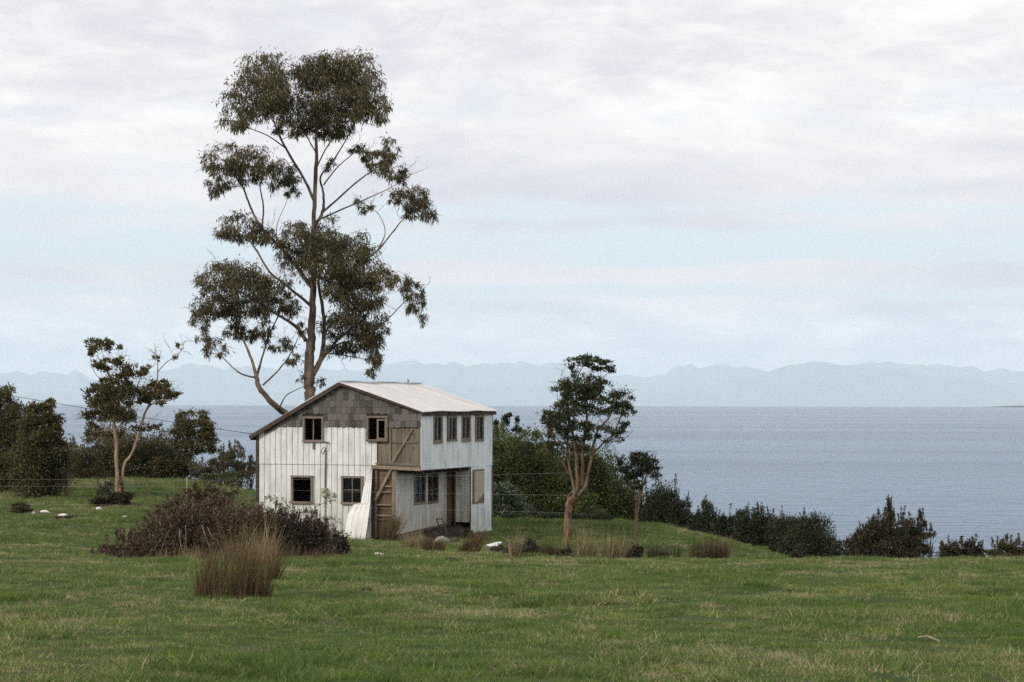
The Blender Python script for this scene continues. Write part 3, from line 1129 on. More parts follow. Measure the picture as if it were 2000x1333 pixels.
# exposed boarding, upper storey: planks, frame and brace
ZU0, ZU1 = on_x(780, 910)[1], ZS - 0.01
rs = random.Random(21)
x = XU
XW2 = W2[1] + 0.02
while x < -0.02:
    w = rs.uniform(0.13, 0.21)
    x1 = min(x + w, -0.012)
    ztop = ZU1 + 0.03
    zc = [ZU0, ztop]
    if x < XW2:                        # below the window
        ztop = W2[2] - 0.02
    MB().span(x + 0.003, x1 - 0.003, 0.040 + rs.uniform(-0.006, 0.006), 0.066, ZU0, ztop).build('plank', M['board'], house)
    x = x1
XS = on_x(761, 880)[0]
MB().span(XS - 0.035, XS + 0.04, 0.0, 0.034, ZU0 + 0.02, ZU1).build('stud', M['board'], house)
MB().span(-0.075, -0.008, 0.0, 0.034, ZU0 + 0.02, ZU1).build('stud', M['board'], house)
zr_ = on_x(790, 864)[1]
MB().span(XS + 0.045, -0.08, 0.004, 0.032, zr_ - 0.03, zr_ + 0.025).build('rail', M['board'], house)
MB().span(XS + 0.045, -0.08, 0.004, 0.032, ZU0 + 0.02, ZU0 + 0.07).build('rail', M['board'], house)
a = on_x(765, 905); b = on_x(805, 838)
MB().bar((a[0], 0.006, a[1]), (b[0], 0.006, b[1]), 0.075, 0.030).build('brace', M['beam'], house)
# heavy sagging beam between the storeys
p0, p1 = on_x(727, 912), on_x(822, 917)
bmv = MB()
bmv.bar((p0[0], 0.0, p0[1]), (p1[0], 0.0, p1[1]), 0.115, 0.12)
bmv.build('floor_beam', M['beam'], house)
MB().bar((p0[0] + 0.12, 0.005, p0[1] + 0.10), (p1[0] - 0.02, 0.005, p1[1] + 0.095), 0.05, 0.09).build('ledger', M['board'], house)

# exposed boarding, ground floor: horizontal boards behind studs, rungs and a brace
z = 0.02
zt = on_x(750, 914)[1] - 0.06
while z < zt:
    h = rs.uniform(0.17, 0.25)
    MB().span(XD - 0.30, XN - 0.005, 0.090 + rs.uniform(-0.01, 0.01), 0.125, z + 0.004, min(z + h, zt)).build('plank', M['red_board'], house)
    z += h
for (u, w, wob) in ((733.5, 0.075, 0.0), (767.5, 0.10, 0.0)):
    x = on_x(u, 980)[0]
    MB().span(x - w / 2, x + w / 2, 0.02, 0.085, 0.0, zt).build('stud', M['beam'] if u > 750 else M['frame_wood'], house)
a = on_x(732, 978); b = on_x(764, 916)
MB().bar((a[0], -0.002, a[1]), (b[0], -0.002, b[1]), 0.085, 0.040).build('brace', M['beam'], house)
for (v, ua, ub) in ((950, 748, 764), (961, 741, 764), (986, 735, 764), (1007, 735, 764), (1015, 737, 764)):
    x0, z0 = on_x(ua, v); x1, _ = on_x(ub, v)
    MB().span(x0, x1, 0.012, 0.086, z0 - 0.025, z0 + 0.022).build('rung', M['beam'] if v != 1015 else M['red_board'], house)

# corrugated cladding of the side wall upstairs, in sheets
SHW = 0.93
n_s = int(math.ceil(YB / SHW))
zt_side = ZE + 0.02


def bay_bottom(y):
    return ZB0 + (ZB1 - ZB0) * min(y / YN, 1.0)


for k in range(n_s):
    y0, y1 = k * SHW, min((k + 1) * SHW + 0.05, YB)
    me = holed(y0, y1, ZB0 - 0.02, zt_side, SIDE_W, 0.004, -0.014 + 0.010 * (k % 2), 'y', (0.265, 0.022), None, bay_bottom)
    link('corrugated_sheet', me, M['skylit_siding'], house)
mb = MB()
link('side_boarding', holed(0.05, YB - 0.02, ZB0 + 0.03, ZE - 0.03, SIDE_W, 0.04, -0.08, 'y'), M['dark_board'], house)
for k, rc in enumerate(SIDE_W):
    y0, y1, z0, z1 = rc
    mat = M['frame_wood']
    w = 0.10
    mb = MB()
    xo, xi = 0.028, -0.09
    mb.span(xi, xo, y0 - 0.01, y0 + w, z0, z1)
    mb.span(xi, xo, y1 - w, y1 + 0.01, z0, z1)
    mb.span(xi, xo + 0.006, y0 - 0.015, y1 + 0.015, z1 - 0.11, z1 + 0.01)
    mb.span(xi, xo + 0.006, y0 - 0.015, y1 + 0.015, z0 - 0.02, z0 + (0.10 if k in (0, 2) else 0.05))
    f = mb.build('window', mat, house)
    ym = (y0 + y1) / 2
    MB().span(-0.05, 0.0, ym - 0.025, ym + 0.025, z0 + 0.02, z1 - 0.08).build('mullion', mat, f)
    for (a, b) in ((y0 + w, ym - 0.025), (ym + 0.025, y1 - w)):
        if k == 2 and a == y0 + w:
            continue                     # one pane is gone
        MB().span(-0.030, -0.025, a - 0.01, b + 0.01, z0 + 0.03, z1 - 0.09).build('pane', M['glass'], f)

# ground floor of the side wall behind the porch
pier_hole = []
for k in range(3):
    y0 = YN + k * 0.79
    y1 = min(y0 + 0.84, YB)
    me = holed(y0 + (0.0 if k else 0.002), y1, -0.12, bay_bottom(YN) + 0.02, [], 0.004, -0.020 + 0.010 * (k % 2), 'y', (0.265, 0.022))
    link('corrugated_sheet', me, M['skylit_siding'], house)
MB().span(-0.07, -0.036, YN + 0.03, YB - 0.02, 0.0, ZB1).build('side_boarding', M['dark_board'], house)
rc = rect_y(925, 920, 943, 982)
y0, y1, z0, z1 = rc
me = MB().v
pb = MB()
prof = [(y0, z1), (y0, z0 + 0.03), (y0 + 0.06, z0 + 0.005), (y0 + 0.35 * (y1 - y0), z0 + 0.06), (y0 + 0.65 * (y1 - y0), z0 + 0.16), (y1 - 0.03, z0 + 0.30), (y1, z0 + 0.28), (y1, z1)]
n = len(pb.v)
for xx in (0.022, 0.036):
    for (yy, zz) in prof:
        pb.v.append((xx, yy, zz))
kk = len(prof)
pb.f.append(tuple(range(kk)))
pb.f.append(tuple(kk + i for i in reversed(range(kk))))
for i in range(kk):
    j = (i + 1) % kk
    pb.f.append((i, kk + i, kk + j, j))
pb.build('patch_board', M['tan_board'], house)
mb = MB()
mb.span(0.0, 0.030, y0 - 0.07, y0 - 0.004, z0 - 0.03, z1 + 0.05)
mb.span(0.0, 0.030, y1 + 0.004, y1 + 0.06, z0 - 0.03, z1 + 0.05)
mb.span(0.0, 0.030, y0 - 0.068, y1 + 0.058, z1 + 0.004, z1 + 0.052)
mb.build('patch_frame', M['frame_wood'], house)
MB().span(0.002, 0.020, y0, y1, z0 - 0.02, z0 + 0.34).build('backing_board', M['board'], house)

# porch: inner side wall in flat sheets, two windows, back wall with door, dark ceiling
yk = [0.0, 1.72, 3.35, YN]
for k in range(3):
    def bot(y, k=k):
        return 0.10 + 0.16 * y / YN
    me = holed(yk[k] + 0.006, yk[k + 1] - 0.006, 0.05, ZB0 - 0.02, NOTCH_W, 0.006, XN + 0.004 * (k % 2), 'y', None, None, bot)
    link('porch_sheet', me, M['plaster'], house)
link('porch_boarding', holed(0.13, YN - 0.02, 0.10, ZB0 + 0.03, NOTCH_W, 0.04, XN - 0.06, 'y'), M['dark_board'], house)
for k, rc in enumerate(NOTCH_W):
    y0, y1, z0, z1 = rc
    w = 0.07
    mb = MB()
    mb.span(XN - 0.07, XN + 0.03, y0 - 0.01, y0 + w, z0, z1)
    mb.span(XN - 0.07, XN + 0.03, y1 - w, y1 + 0.01, z0, z1)
    mb.span(XN - 0.07, XN + 0.034, y0 - 0.015, y1 + 0.015, z1 - 0.05, z1 + 0.012)
    mb.span(XN - 0.07, XN + 0.034, y0 - 0.015, y1 + 0.015, z0 - 0.03, z0 + 0.05)
    f = mb.build('window', M['frame_wood'], house)
    ym = (y0 + y1) / 2
    MB().span(XN - 0.04, XN + 0.0, ym - 0.018, ym + 0.018, z0 + 0.03, z1 - 0.03).build('mullion', M['frame_wood'], f)
    if k == 1:
        zz = z0 + (z1 - z0) * 0.45
        MB().span(XN - 0.036, XN - 0.004, y0 + w, y1 - w, zz - 0.012, zz + 0.012).build('glazing_bar', M['frame_wood'], f)
    for (a, b) in ((y0 + w, ym - 0.018), (ym + 0.018, y1 - w)):
        MB().span(XN - 0.025, XN - 0.020, a - 0.005, b + 0.005, z0 + 0.03, z1 - 0.03).build('pane', M['glass'], f)
yp0, yp1 = NOTCH_W[0][1] + 0.012, NOTCH_W[1][0] - 0.012
MB().span(XN + 0.010, XN + 0.040, yp0, yp1, NOTCH_W[0][2] - 0.02, NOTCH_W[0][3] + 0.03).build('window_post', M['plaster'], house)
x = DOOR[1]
zk = bay_bottom(YN)
while x < -0.06:
    x1 = min(x + 0.165, -0.045)
    MB().span(x + 0.004, x1 - 0.004, YN - 0.022 + rs.uniform(-0.004, 0.004), YN + 0.01, 0.30, zk - 0.02).build('porch_plank', M['plaster'], house)
    x = x1
MB().span(DOOR[1], -0.05, YN + 0.012, YN + 0.05, 0.30, zk).build('porch_back_boarding', M['dark_board'], house)
mb = MB()
mb.span(XN + 0.01, XN + 0.15, YN - 0.03, YN + 0.03, 0.2, zk - 0.02)
mb.span(DOOR[1] - 0.05, DOOR[1], YN - 0.03, YN + 0.03, 0.2, zk - 0.02)
mb.span(XN + 0.01, DOOR[1], YN - 0.032, YN + 0.032, zk - 0.10, zk - 0.018)
f = mb.build('door_frame', M['red_board'], house)
# the door itself stands open inwards
MB().bar((XN + 0.16, YN + 0.04, 0.3), (XN + 0.16, YN + 0.04, zk - 0.12), 0.045, 0.03).build('hinge_post', M['red_board'], f)
MB().span(XN + 0.17, XN + 0.205, YN + 0.05, YN + 0.85, 0.3, zk - 0.13).build('door', M['red_board'], f)
MB().prism([(XN, ZB0 - 0.035), (-0.03, ZB0 - 0.035), (-0.03, ZB0 + 0.04), (XN, ZB0 + 0.04)], 0.07, YN).build('porch_ceiling', M['dark_board'], house)
for k in range(6):
    yy = 0.35 + k * (YN - 0.5) / 5
    MB().span(XN + 0.02, -0.035, yy - 0.03, yy + 0.03, ZB0 - 0.13, ZB0 - 0.038).build('joist', M['dark_board'], house)
MB().bar((XN - 0.02, 0.06, 0.02), (XN + 0.02, YN, 0.20), 0.10, 0.12, (1, 0, 0)).build('sill_beam', M['red_board'], house)

# corner boards
MB().span(XL - 0.10, XL - 0.005, -0.015, 0.07, -0.1, roof_z(XL) - 0.05).build('corner_board', M['fascia'], house)
MB().span(-0.012, 0.004, -0.006, 0.030, ZB0 - 0.01, ZE - 0.03).build('corner_strip', M['skylit_siding'], house)
MB().bar((-0.03, YB + 0.02, 0.0), (-0.03, YB + 0.02, ZE - 0.02), 0.06, 0.06).build('corner_board', M['fascia'], house)

# roof: corrugated sheets on both slopes, fascia boards, purlin ends
YF, YBK = -0.16, YB + 0.22
ROOF_N = 8
SWD = (YBK - YF) / ROOF_N


def roof_sheet(y0, y1, p0, p1, lift):
    """corrugated sheet between local y0..y1 from the ridge p0 to the eave p1 (x, z)"""
    lam = 0.125
    ys = np.arange(y0, y1 + 1e-6, lam / 6)
    d = Vector((p1[0] - p0[0], p1[1] - p0[1]))
    nrm = Vector((-d.y, d.x)).normalized()
    if nrm.y < 0: nrm = -nrm
    bm = bmesh.new()
    rows = []
    for t in (0.0, 0.35, 0.7, 1.0):
        r = []
        for y in ys:
            o = lift + 0.016 * math.sin(2 * math.pi * y / lam) + 0.012 * math.sin(t * 5 + y * 1.7)
            r.append(bm.verts.new((p0[0] + d.x * t + nrm.x * o, y, p0[1] + d.y * t + nrm.y * o)))
        rows.append(r)
    for a, b in zip(rows, rows[1:]):
        for k in range(len(ys) - 1):
            bm.faces.new((a[k], a[k + 1], b[k + 1], b[k]))
    bmesh.ops.recalc_face_normals(bm, faces=bm.faces[:])
    bmesh.ops.solidify(bm, geom=bm.faces[:], thickness=0.004)
    me = bpy.data.meshes.new('roof_sheet'); bm.to_mesh(me); bm.free()
    return me


roof = MB().prism([(XR, ZR - 0.015), (0.04, ZE - 0.01), (0.04, ZE - 0.05), (XR, ZR - 0.05), (XLE + 0.03, ZLE - 0.045), (XLE + 0.03, ZLE - 0.005)], YF + 0.05, YBK - 0.05).build('roof', M['dark_board'], house)
for k in range(ROOF_N):
    a, b = YF + k * SWD, YF + (k + 1) * SWD + 0.06
    b = min(b, YBK)
    link('roof_sheet', roof_sheet(a, b, (XR, ZR + 0.02), (0.14, ZE - 0.01), 0.02 + 0.005 * (k % 2)), M['roof'], roof)
    link('roof_sheet', roof_sheet(a, b, (XR, ZR + 0.02), (XLE, ZLE), 0.02 + 0.005 * (k % 2)), M['roof'], roof)
MB().bar((XR, YF, ZR + 0.075), (XR, YBK, ZR + 0.075), 0.20, 0.010, (0, 0, 1)).build('ridge_cap', M['roof'], roof)
# a bent scrap of flashing standing on the ridge
yv = 6.35
MB().tube([(XR, yv, ZR + 0.06), (XR + 0.01, yv, ZR + 0.15), (XR - 0.03, yv + 0.01, ZR + 0.20)], [0.05, 0.04, 0.01], 6).build('ridge_flashing', M['metal'], roof)
MB().bar((XLE, YF + 0.03, ZLE - 0.045), (XR, YF + 0.03, ZR - 0.03), 0.13, 0.030, (0, 1, 0)).build('verge_board', M['fascia'], roof)
MB().bar((XR, YF + 0.03, ZR - 0.03), (0.10, YF + 0.03, ZE - 0.035), 0.07, 0.030, (0, 1, 0)).build('verge_board', M['fascia'], roof)
MB().span(0.045, 0.075, YF + 0.06, YBK - 0.02, ZE - 0.13, ZE - 0.03).build('eave_board', M['fascia'], roof)
MB().span(XLE + 0.02, XLE + 0.05, YF + 0.06, YBK - 0.02, ZLE - 0.14, ZLE - 0.01).build('eave_board', M['fascia'], roof)
for k in range(7):
    yy = 0.3 + k * 1.12
    MB().bar((0.10, yy, ZE - 0.085), (-0.3, yy, ZE + 0.02), 0.06, 0.09, (0, 1, 0)).build('rafter_end', M['dark_board'], roof)
# torn strip hanging under the left verge
a, b = on_x(518, 843), on_x(540, 832)
MB().bar((a[0], -0.04, a[1] - 0.03), (b[0], -0.04, b[1] - 0.02), 0.09, 0.02).build('loose_lath', M['fascia'], house)

# electric meter, conduit and service cable loop on the wall
mx0, mz0 = on_x(634, 961)
meter = MB().span(mx0 - 0.085, mx0 + 0.085, -0.12, 0.018, mz0 - 0.15, mz0 + 0.13)
meter.span(mx0 - 0.065, mx0 + 0.065, -0.15, -0.121, mz0 - 0.02, mz0 + 0.115)
mt = meter.build('electric_meter', M['meter'], house)
MB().tube([(mx0 - 0.0, -0.151, mz0 + 0.05), (mx0, -0.185, mz0 + 0.05)], [0.055, 0.048], 12).build('meter_dial', M['meter'], mt)
MB().span(mx0 - 0.06, mx0 + 0.06, -0.135, -0.121, mz0 - 0.14, mz0 - 0.05).build('terminal_cover', M['meter'], mt)
bx, bz = on_x(650, 966)
MB().span(bx - 0.05, bx + 0.05, -0.09, 0.018, bz - 0.06, bz + 0.06).build('switch_box', M['meter'], mt)
MB().span(mx0 + 0.08, bx - 0.045, -0.04, -0.015, bz - 0.012, bz + 0.012).build('link_pipe', M['conduit'], mt)
c_top = on_x(636.5, 880)
pth = [(on_x(634.8, 950)[0], -0.02, mz0 + 0.12), (on_x(636, 900)[0], -0.02, on_x(636, 900)[1]), (c_top[0], -0.02, c_top[1])]
MB().tube(pth, 0.022, 8).build('conduit', M['conduit'], house)
loop = []
for (u, v, yy) in ((636.5, 880, -0.02), (635.5, 875, -0.05), (632, 875.5, -0.06), (629, 881, -0.06), (628.7, 885, -0.05), (631.5, 885.5, -0.04), (636, 881.5, -0.04)):
    x, z = on_x(u, v); loop.append((x, yy, z))
MB().tube(smooth_path(loop, 5), 0.011, 6).build('cable_loop', M['cable'], house)
c2 = [on_x(636.5, 881), on_x(640.5, 872), on_x(641, 865)]
MB().tube(smooth_path([(p[0], -0.05, p[1]) for p in c2], 5), 0.009, 6).build('drop_cable', M['cable'], house)
hk = on_x(641, 864)
MB().bar((hk[0] - 0.10, -0.06, hk[1]), (hk[0] + 0.05, -0.06, hk[1] - 0.005), 0.03, 0.03).build('cable_clamp', M['cable'], house)
MB().tube([(on_x(635, 975)[0], -0.02, mz0 - 0.14), (on_x(635.2, 1040)[0], -0.02, 0.1)], 0.016, 6).build('earth_pipe', M['conduit'], house)


def hw(x, y, z):
    """house local -> world"""
    return HO + EX * x + EY * y + Vector((0, 0, z))


# ------------------------------------------------------------------ foliage
def unit(v):
    return v / np.maximum(np.linalg.norm(v, axis=-1, keepdims=True), 1e-9)


def leaves(P, dirs, length, width, rng, curl=0.0):
    """rhombic leaves at points P pointing along dirs; two triangles each, folded a little at the midrib"""
    n = len(P)
    d = unit(dirs)
    r = unit(np.cross(d, rng.normal(size=(n, 3)) + 1e-6))
    nr = np.cross(d, r)
    L = length * rng.uniform(0.6, 1.25, (n, 1))
    W = width * rng.uniform(0.7, 1.2, (n, 1))
    a = P
    b = P + d * L * 0.45 + r * W * 0.5 + nr * W * 0.12
    t = P + d * L + nr * L * curl
    c = P + d * L * 0.45 - r * W * 0.5 + nr * W * 0.12
    V = np.stack([a, b, t, c], 1).reshape(-1, 3)
    F = (np.arange(n)[:, None] * 4 + np.array([0, 1, 2, 3])[None])
    return V, F


def clump_points(c, r, n, nsub, rng, spread=0.28, flat=0.0, inner=0.45):
    """points in sub-clumps scattered through an ellipsoid, denser towards its outside"""
    u = unit(rng.normal(size=(nsub, 3)))
    if flat:
        u[:, 2] = np.where(u[:, 2] < 0, u[:, 2] * (1 - flat), u[:, 2])
    rad = rng.uniform(inner ** 3, 1.0, (nsub, 1)) ** (1 / 3)
    cen = np.asarray(c) + u * rad * np.asarray(r)
    wt = rng.uniform(0.15, 1.8, nsub)
    idx = rng.choice(nsub, n, p=wt / wt.sum())
    off = rng.normal(size=(n, 3)) * spread * np.asarray(r) * 0.62 * rng.uniform(0.6, 1.7, (nsub, 3))[idx]
    return cen[idx] + off, unit(off + u[idx] * 0.15 * np.mean(r)), cen


class Wood:
    """stems, limbs and twigs of one plant"""
    def __init__(self):
        self.mb = MB()
        self.nodes = []
        self.cached = -1

    def limb(self, pts, rad, sides=6, sub=4, keep=True):
        q = smooth_path([(*p, r) for p, r in zip(pts, rad)], sub)
        jr = np.random.default_rng(int(abs(q[0, 0]) * 1e4) % 99991)
        q[1:-1, :3] += jr.normal(size=(len(q) - 2, 3)) * q[1:-1, 3:4] * 0.12
        q[1:-1, 3] *= jr.uniform(0.93, 1.07, len(q) - 2)
        self.mb.tube(q[:, :3], np.maximum(q[:, 3], 0.004), sides)
        if keep:
            for row in q:
                self.nodes.append((Vector(row[:3]), row[3]))

    def reach(self, target, rng, r_end=0.007, sag=0.15, sides=3, keep=True):
        """a twig from the nearest fitting wood up to the target"""
        if len(self.nodes) != self.cached:
            self.arr = np.array([(*p, r) for p, r in self.nodes])
            self.cached = len(self.nodes)
        d = np.linalg.norm(self.arr[:, :3] - np.array(target), axis=1) + np.maximum(0, self.arr[:, 2] - target.z) * 1.5
        i = int(np.argmin(d))
        bd = float(d[i])
        p, r = self.nodes[i]
        m = p.lerp(target, 0.5) + Vector(rng.normal(size=3) * 0.07 * max(bd, 0.2))
        m.z -= sag * 0.4 * bd * 0.5
        r0 = min(r * 0.6, 0.012 + 0.012 * bd)
        self.limb([p, m, target], [r0, (r0 + r_end) / 2, r_end], sides, 3, keep)


def depth_of(u, v, u0, amp, seed):
    a = math.sin(u * 0.017 + seed) + math.sin(v * 0.023 + seed * 1.7) + 0.6 * math.sin(u * 0.041 - v * 0.03 + seed * 0.3)
    return amp * 0.45 * a * min(1.0, abs(u - u0) / 70.0 + 0.15)


def tree(name, label, cat, D, stems, clumps, leaf, leafmat, bark, seed, amp=1.2, per=900, u0=None, dirmode='droop',
         spread=0.28, nsub=14, twigs=4, group=None, bare=0, flat=0.0, inner=0.45, grow=1.0, btw=0.6, thick=0.68):
    """stems: polylines of (u, v, width px); clumps: (u, v, ru, rv[, weight]) in photo pixels, at distance D"""
    rng = np.random.default_rng(seed)
    u0 = stems[0][0][0] if u0 is None else u0
    k = D / FPX
    bx = at(stems[0][0][0], stems[0][0][1], D)
    g = gz(bx.x, bx.y)
    root = empty(name, (bx.x, bx.y, g))
    tag(root, label, cat, group)
    wd = Wood()

    def P(u, v):
        p = at(u, v, D + depth_of(u, v, u0, amp, seed))
        return p
    for si, st in enumerate(stems):
        pts = [P(u, v) for (u, v, w) in st]
        rad = [w * k / 2 * thick for (u, v, w) in st]
        if si == 0 or (abs(st[0][1] - stems[0][0][1]) < 6 and st[0][2] > 6):
            # carry the stem down into the ground with a flare
            q = pts[0].copy()
            q.z = min(gz(q.x, q.y) - 0.15, q.z - 0.05)
            if (pts[0].z - q.z) > 0.5:
                dx = (pts[0].x - pts[1].x) * 0.5
                q.x += dx
            pts = [q] + pts
            rad = [rad[0] * 1.35] + rad
        wd.limb(pts, rad, 9 if si == 0 else 7, 5)
    LV, LF, nl = [], [], 0
    o = Vector((bx.x, bx.y, g))
    for c in clumps:
        u, v, ru, rv = c[:4]
        ru, rv = ru * grow, rv * grow
        wt = c[4] if len(c) > 4 else 1.0
        p = P(u, v)
        rx, rz = ru * k, rv * k
        r = np.array([rx, (rx + rz) * 0.5, rz])
        n = int(1.5 * per * wt * (ru * rv) / 1600.0) + 30
        ns = max(4, int(nsub * (ru * rv) / 1600.0) + 3)
        pts, od, cen = clump_points(p, r, n, ns, rng, spread, flat, inner)
        for t in cen[rng.permutation(len(cen))[:max(1, min(len(cen), twigs))]]:
            wd.reach(Vector(t), rng, keep=rng.uniform() < 0.5)
        if dirmode == 'droop':
            d = rng.normal(size=(n, 3)) * 0.5 + od * 0.3 + np.array([0, 0, -0.95])
        elif dirmode == 'up':
            d = rng.normal(size=(n, 3)) * 0.5 + od * 0.5 + np.array([0, 0, 0.8])
        else:
            d = rng.normal(size=(n, 3)) * 0.7 + od * 0.8 + np.array([0, 0, 0.25])
        Vv, Ff = leaves(pts, d, leaf[0], leaf[1], rng, -0.1)
        LV.append(Vv); LF.append(Ff + nl); nl += len(Vv)
    for q in range(bare):
        p, r = wd.nodes[rng.integers(len(wd.nodes) // 3, len(wd.nodes))]
        d = Vector(rng.normal(size=3)) + Vector((0.0, 0.0, 0.7))
        d.normalize()
        L = rng.uniform(0.3, 1.2) * btw
        e = p + d * L
        m = p.lerp(e, 0.5) + Vector(rng.normal(size=3) * 0.08)
        wd.limb([p, m, e], [min(0.012, r * 0.7), 0.007, 0.0035], 3, 3, False)
        for w_ in range(3):
            f_ = p.lerp(m, 0.4 + 0.6 * w_ / 2) if w_ < 2 else m.lerp(e, 0.4)
            d2 = (d + Vector(rng.normal(size=3)) * 0.7).normalized() * L * rng.uniform(0.3, 0.6)
            wd.limb([f_, f_ + d2 * 0.5 + Vector(rng.normal(size=3) * 0.03), f_ + d2], [0.006, 0.0045, 0.003], 3, 2, False)
    inv = np.array(o)
    me = wd.mb
    me.v = [tuple(np.array(q) - inv) for q in me.v]
    t = me.build('trunk', bark, root, True)
    LV = np.concatenate(LV) - inv
    cr = link('crown', mesh_np('crown', LV, np.concatenate(LF)), leafmat, root)
    return root


EUC_STEMS = [
    [(607, 800, 30), (603, 750, 28), (604, 700, 25), (608, 650, 21), (610, 590, 18), (612, 520, 15), (612, 440, 12), (615, 380, 11), (617, 300, 9), (620, 250, 7), (640, 190, 4)],
    [(608, 738, 15), (626, 702, 13), (633, 650, 10), (630, 600, 9), (622, 545, 7), (640, 500, 4), (660, 475, 2)],
    [(613, 392, 8), (592, 347, 7), (562, 297, 6), (542, 257, 5), (527, 215, 3), (512, 165, 2)],
    [(558, 290, 4), (522, 265, 3), (482, 249, 2), (450, 235, 1.4)],
    [(613, 442, 9), (630, 415, 8), (632, 380, 6), (626, 345, 5), (650, 315, 4), (682, 262, 3), (705, 215, 2)],
    [(630, 415, 6), (663, 386, 5), (692, 360, 4), (730, 332, 3), (772, 308, 2)],
    [(626, 428, 5), (680, 404, 4), (722, 386, 3), (765, 366, 2), (800, 345, 1.5)],
    [(632, 362, 4), (656, 330, 3), (690, 300, 2)],
    [(617, 330, 4), (640, 285, 3.4), (678, 238, 3), (730, 205, 2)],
    [(618, 300, 4), (600, 268, 3), (585, 225, 2.4), (560, 190, 1.6)],
    [(611, 565, 10), (572, 513, 10), (545, 481, 9), (512, 447, 8), (491, 410, 6), (476, 370, 5), (456, 340, 3), (436, 312, 2)],
    [(512, 447, 5), (514, 402, 4), (508, 362, 3), (520, 335, 2)],
    [(540, 475, 3), (541, 440, 2), (555, 405, 1.6), (565, 380, 1.2)],
    [(612, 602, 8), (562, 560, 6), (527, 532, 5), (502, 492, 5), (486, 470, 4), (458, 450, 2)],
    [(597, 667, 11), (580, 640, 9), (550, 620, 7), (512, 596, 6), (480, 575, 4), (435, 560, 3), (410, 560, 2)],
    [(562, 812, 17), (532, 787, 15), (506, 757, 13), (501, 738, 11), (495, 715, 8), (482, 680, 6), (466, 650, 5), (440, 622, 3), (415, 600, 2)],
    [(501, 738, 7), (513, 695, 5), (528, 650, 4), (546, 610, 3), (550, 590, 2)],
    [(500, 738, 5), (470, 730, 4), (442, 706, 3), (420, 680, 2)],
    [(514, 752, 5), (545, 722, 4), (568, 690, 3), (582, 660, 2)],
    [(545, 798, 4), (560, 772, 3), (592, 755, 2), (604, 740, 1.5)],
    [(606, 735, 11), (632, 697, 9), (660, 664, 6), (690, 640, 4), (715, 620, 2.5)],
    [(632, 697, 5), (662, 672, 4), (700, 662, 3), (738, 640, 2)],
    [(640, 690, 4), (668, 694, 3), (700, 700, 2), (728, 705, 1.5)],
    [(613, 540, 7), (650, 545, 6), (690, 522, 5), (735, 491, 5), (760, 462, 4), (785, 431, 3), (815, 398, 2)],
    [(738, 488, 4), (752, 455, 2.4), (740, 420, 2), (715, 402, 1.5)],
    [(690, 655, 4), (720, 648, 3.4), (752, 628, 3), (780, 600, 2.4), (808, 572, 2)],
    [(612, 520, 5), (650, 500, 4), (690, 488, 2.5)],
    [(612, 470, 5), (590, 462, 3.4), (570, 470, 2)],
]
EUC_CLUMPS = [
    (525, 140, 50, 38), (492, 188, 52, 42), (452, 238, 28, 28, .8), (545, 195, 48, 46), (612, 145, 40, 38), (648, 135, 58, 36), (695, 150, 50, 44), (722, 196, 38, 44),
    (655, 190, 66, 46), (600, 228, 48, 40), (562, 252, 24, 20, .7), (640, 246, 42, 34), (745, 216, 16, 34, .6), (682, 225, 36, 26, .8), (505, 225, 26, 20, .6),
    (440, 318, 40, 34), (500, 322, 48, 32), (545, 345, 32, 30), (424, 362, 22, 28, .8), (572, 374, 13, 18, .6), (480, 350, 26, 18, .6),
    (712, 300, 24, 17, .8), (760, 298, 18, 24, .9), (772, 335, 24, 22, .9), (735, 324, 24, 15, .8), (644, 322, 11, 13, .6), (692, 288, 15, 11, .6), (786, 352, 10, 10, .6),
    (808, 388, 34, 24), (834, 424, 15, 27, .8), (772, 384, 22, 14, .7), (716, 410, 18, 11, .5), (700, 398, 11, 10, .4), (806, 420, 18, 16, .7),
    (464, 450, 40, 28), (506, 456, 26, 24, .8), (534, 476, 20, 18, .6),
    (590, 470, 46, 34), (640, 462, 46, 34), (690, 488, 46, 36), (622, 518, 60, 42), (702, 530, 52, 42), (742, 545, 26, 32, .8), (700, 580, 46, 40), (660, 565, 36, 36, .8), (562, 505, 30, 24, .7),
    (802, 568, 18, 26, .9), (820, 602, 12, 32, .8), (768, 548, 14, 20, .5), (805, 600, 14, 20, .6),
    (430, 545, 44, 34), (480, 548, 42, 34), (530, 565, 42, 34), (566, 596, 24, 26, .8), (420, 590, 36, 32), (394, 622, 22, 26, .8), (470, 600, 38, 36), (458, 640, 22, 22, .7), (515, 600, 30, 24, .8),
    (500, 650, 22, 15, .6), (542, 672, 28, 18, .6), (524, 640, 14, 22, .5), (420, 682, 26, 18, .6), (402, 660, 17, 17, .5), (576, 702, 15, 20, .5), (480, 655, 20, 12, .6), (592, 640, 12, 16, .4),
    (690, 620, 54, 34, .9), (722, 650, 30, 36, .9), (702, 672, 40, 30, .9), (735, 694, 15, 32, .8), (660, 640, 36, 26, .6), (724, 728, 9, 16, .6), (650, 682, 22, 17, .5), (630, 745, 10, 8, .5), (742, 640, 14, 26, .6), (592, 740, 10, 9, .3)]
tree('eucalyptus_tree', 'tall bare-limbed gum tree with drooping leaf clumps rising behind the white house', 'tree', 92.0, EUC_STEMS, EUC_CLUMPS,
     (0.215, 0.040), M['euc_leaf'], M['euc_bark'], 3, amp=1.6, per=1020, u0=608, dirmode='droop', spread=0.19, nsub=34, twigs=14, bare=260, flat=0.35, inner=0.30, btw=0.9, thick=0.76, grow=1.08)

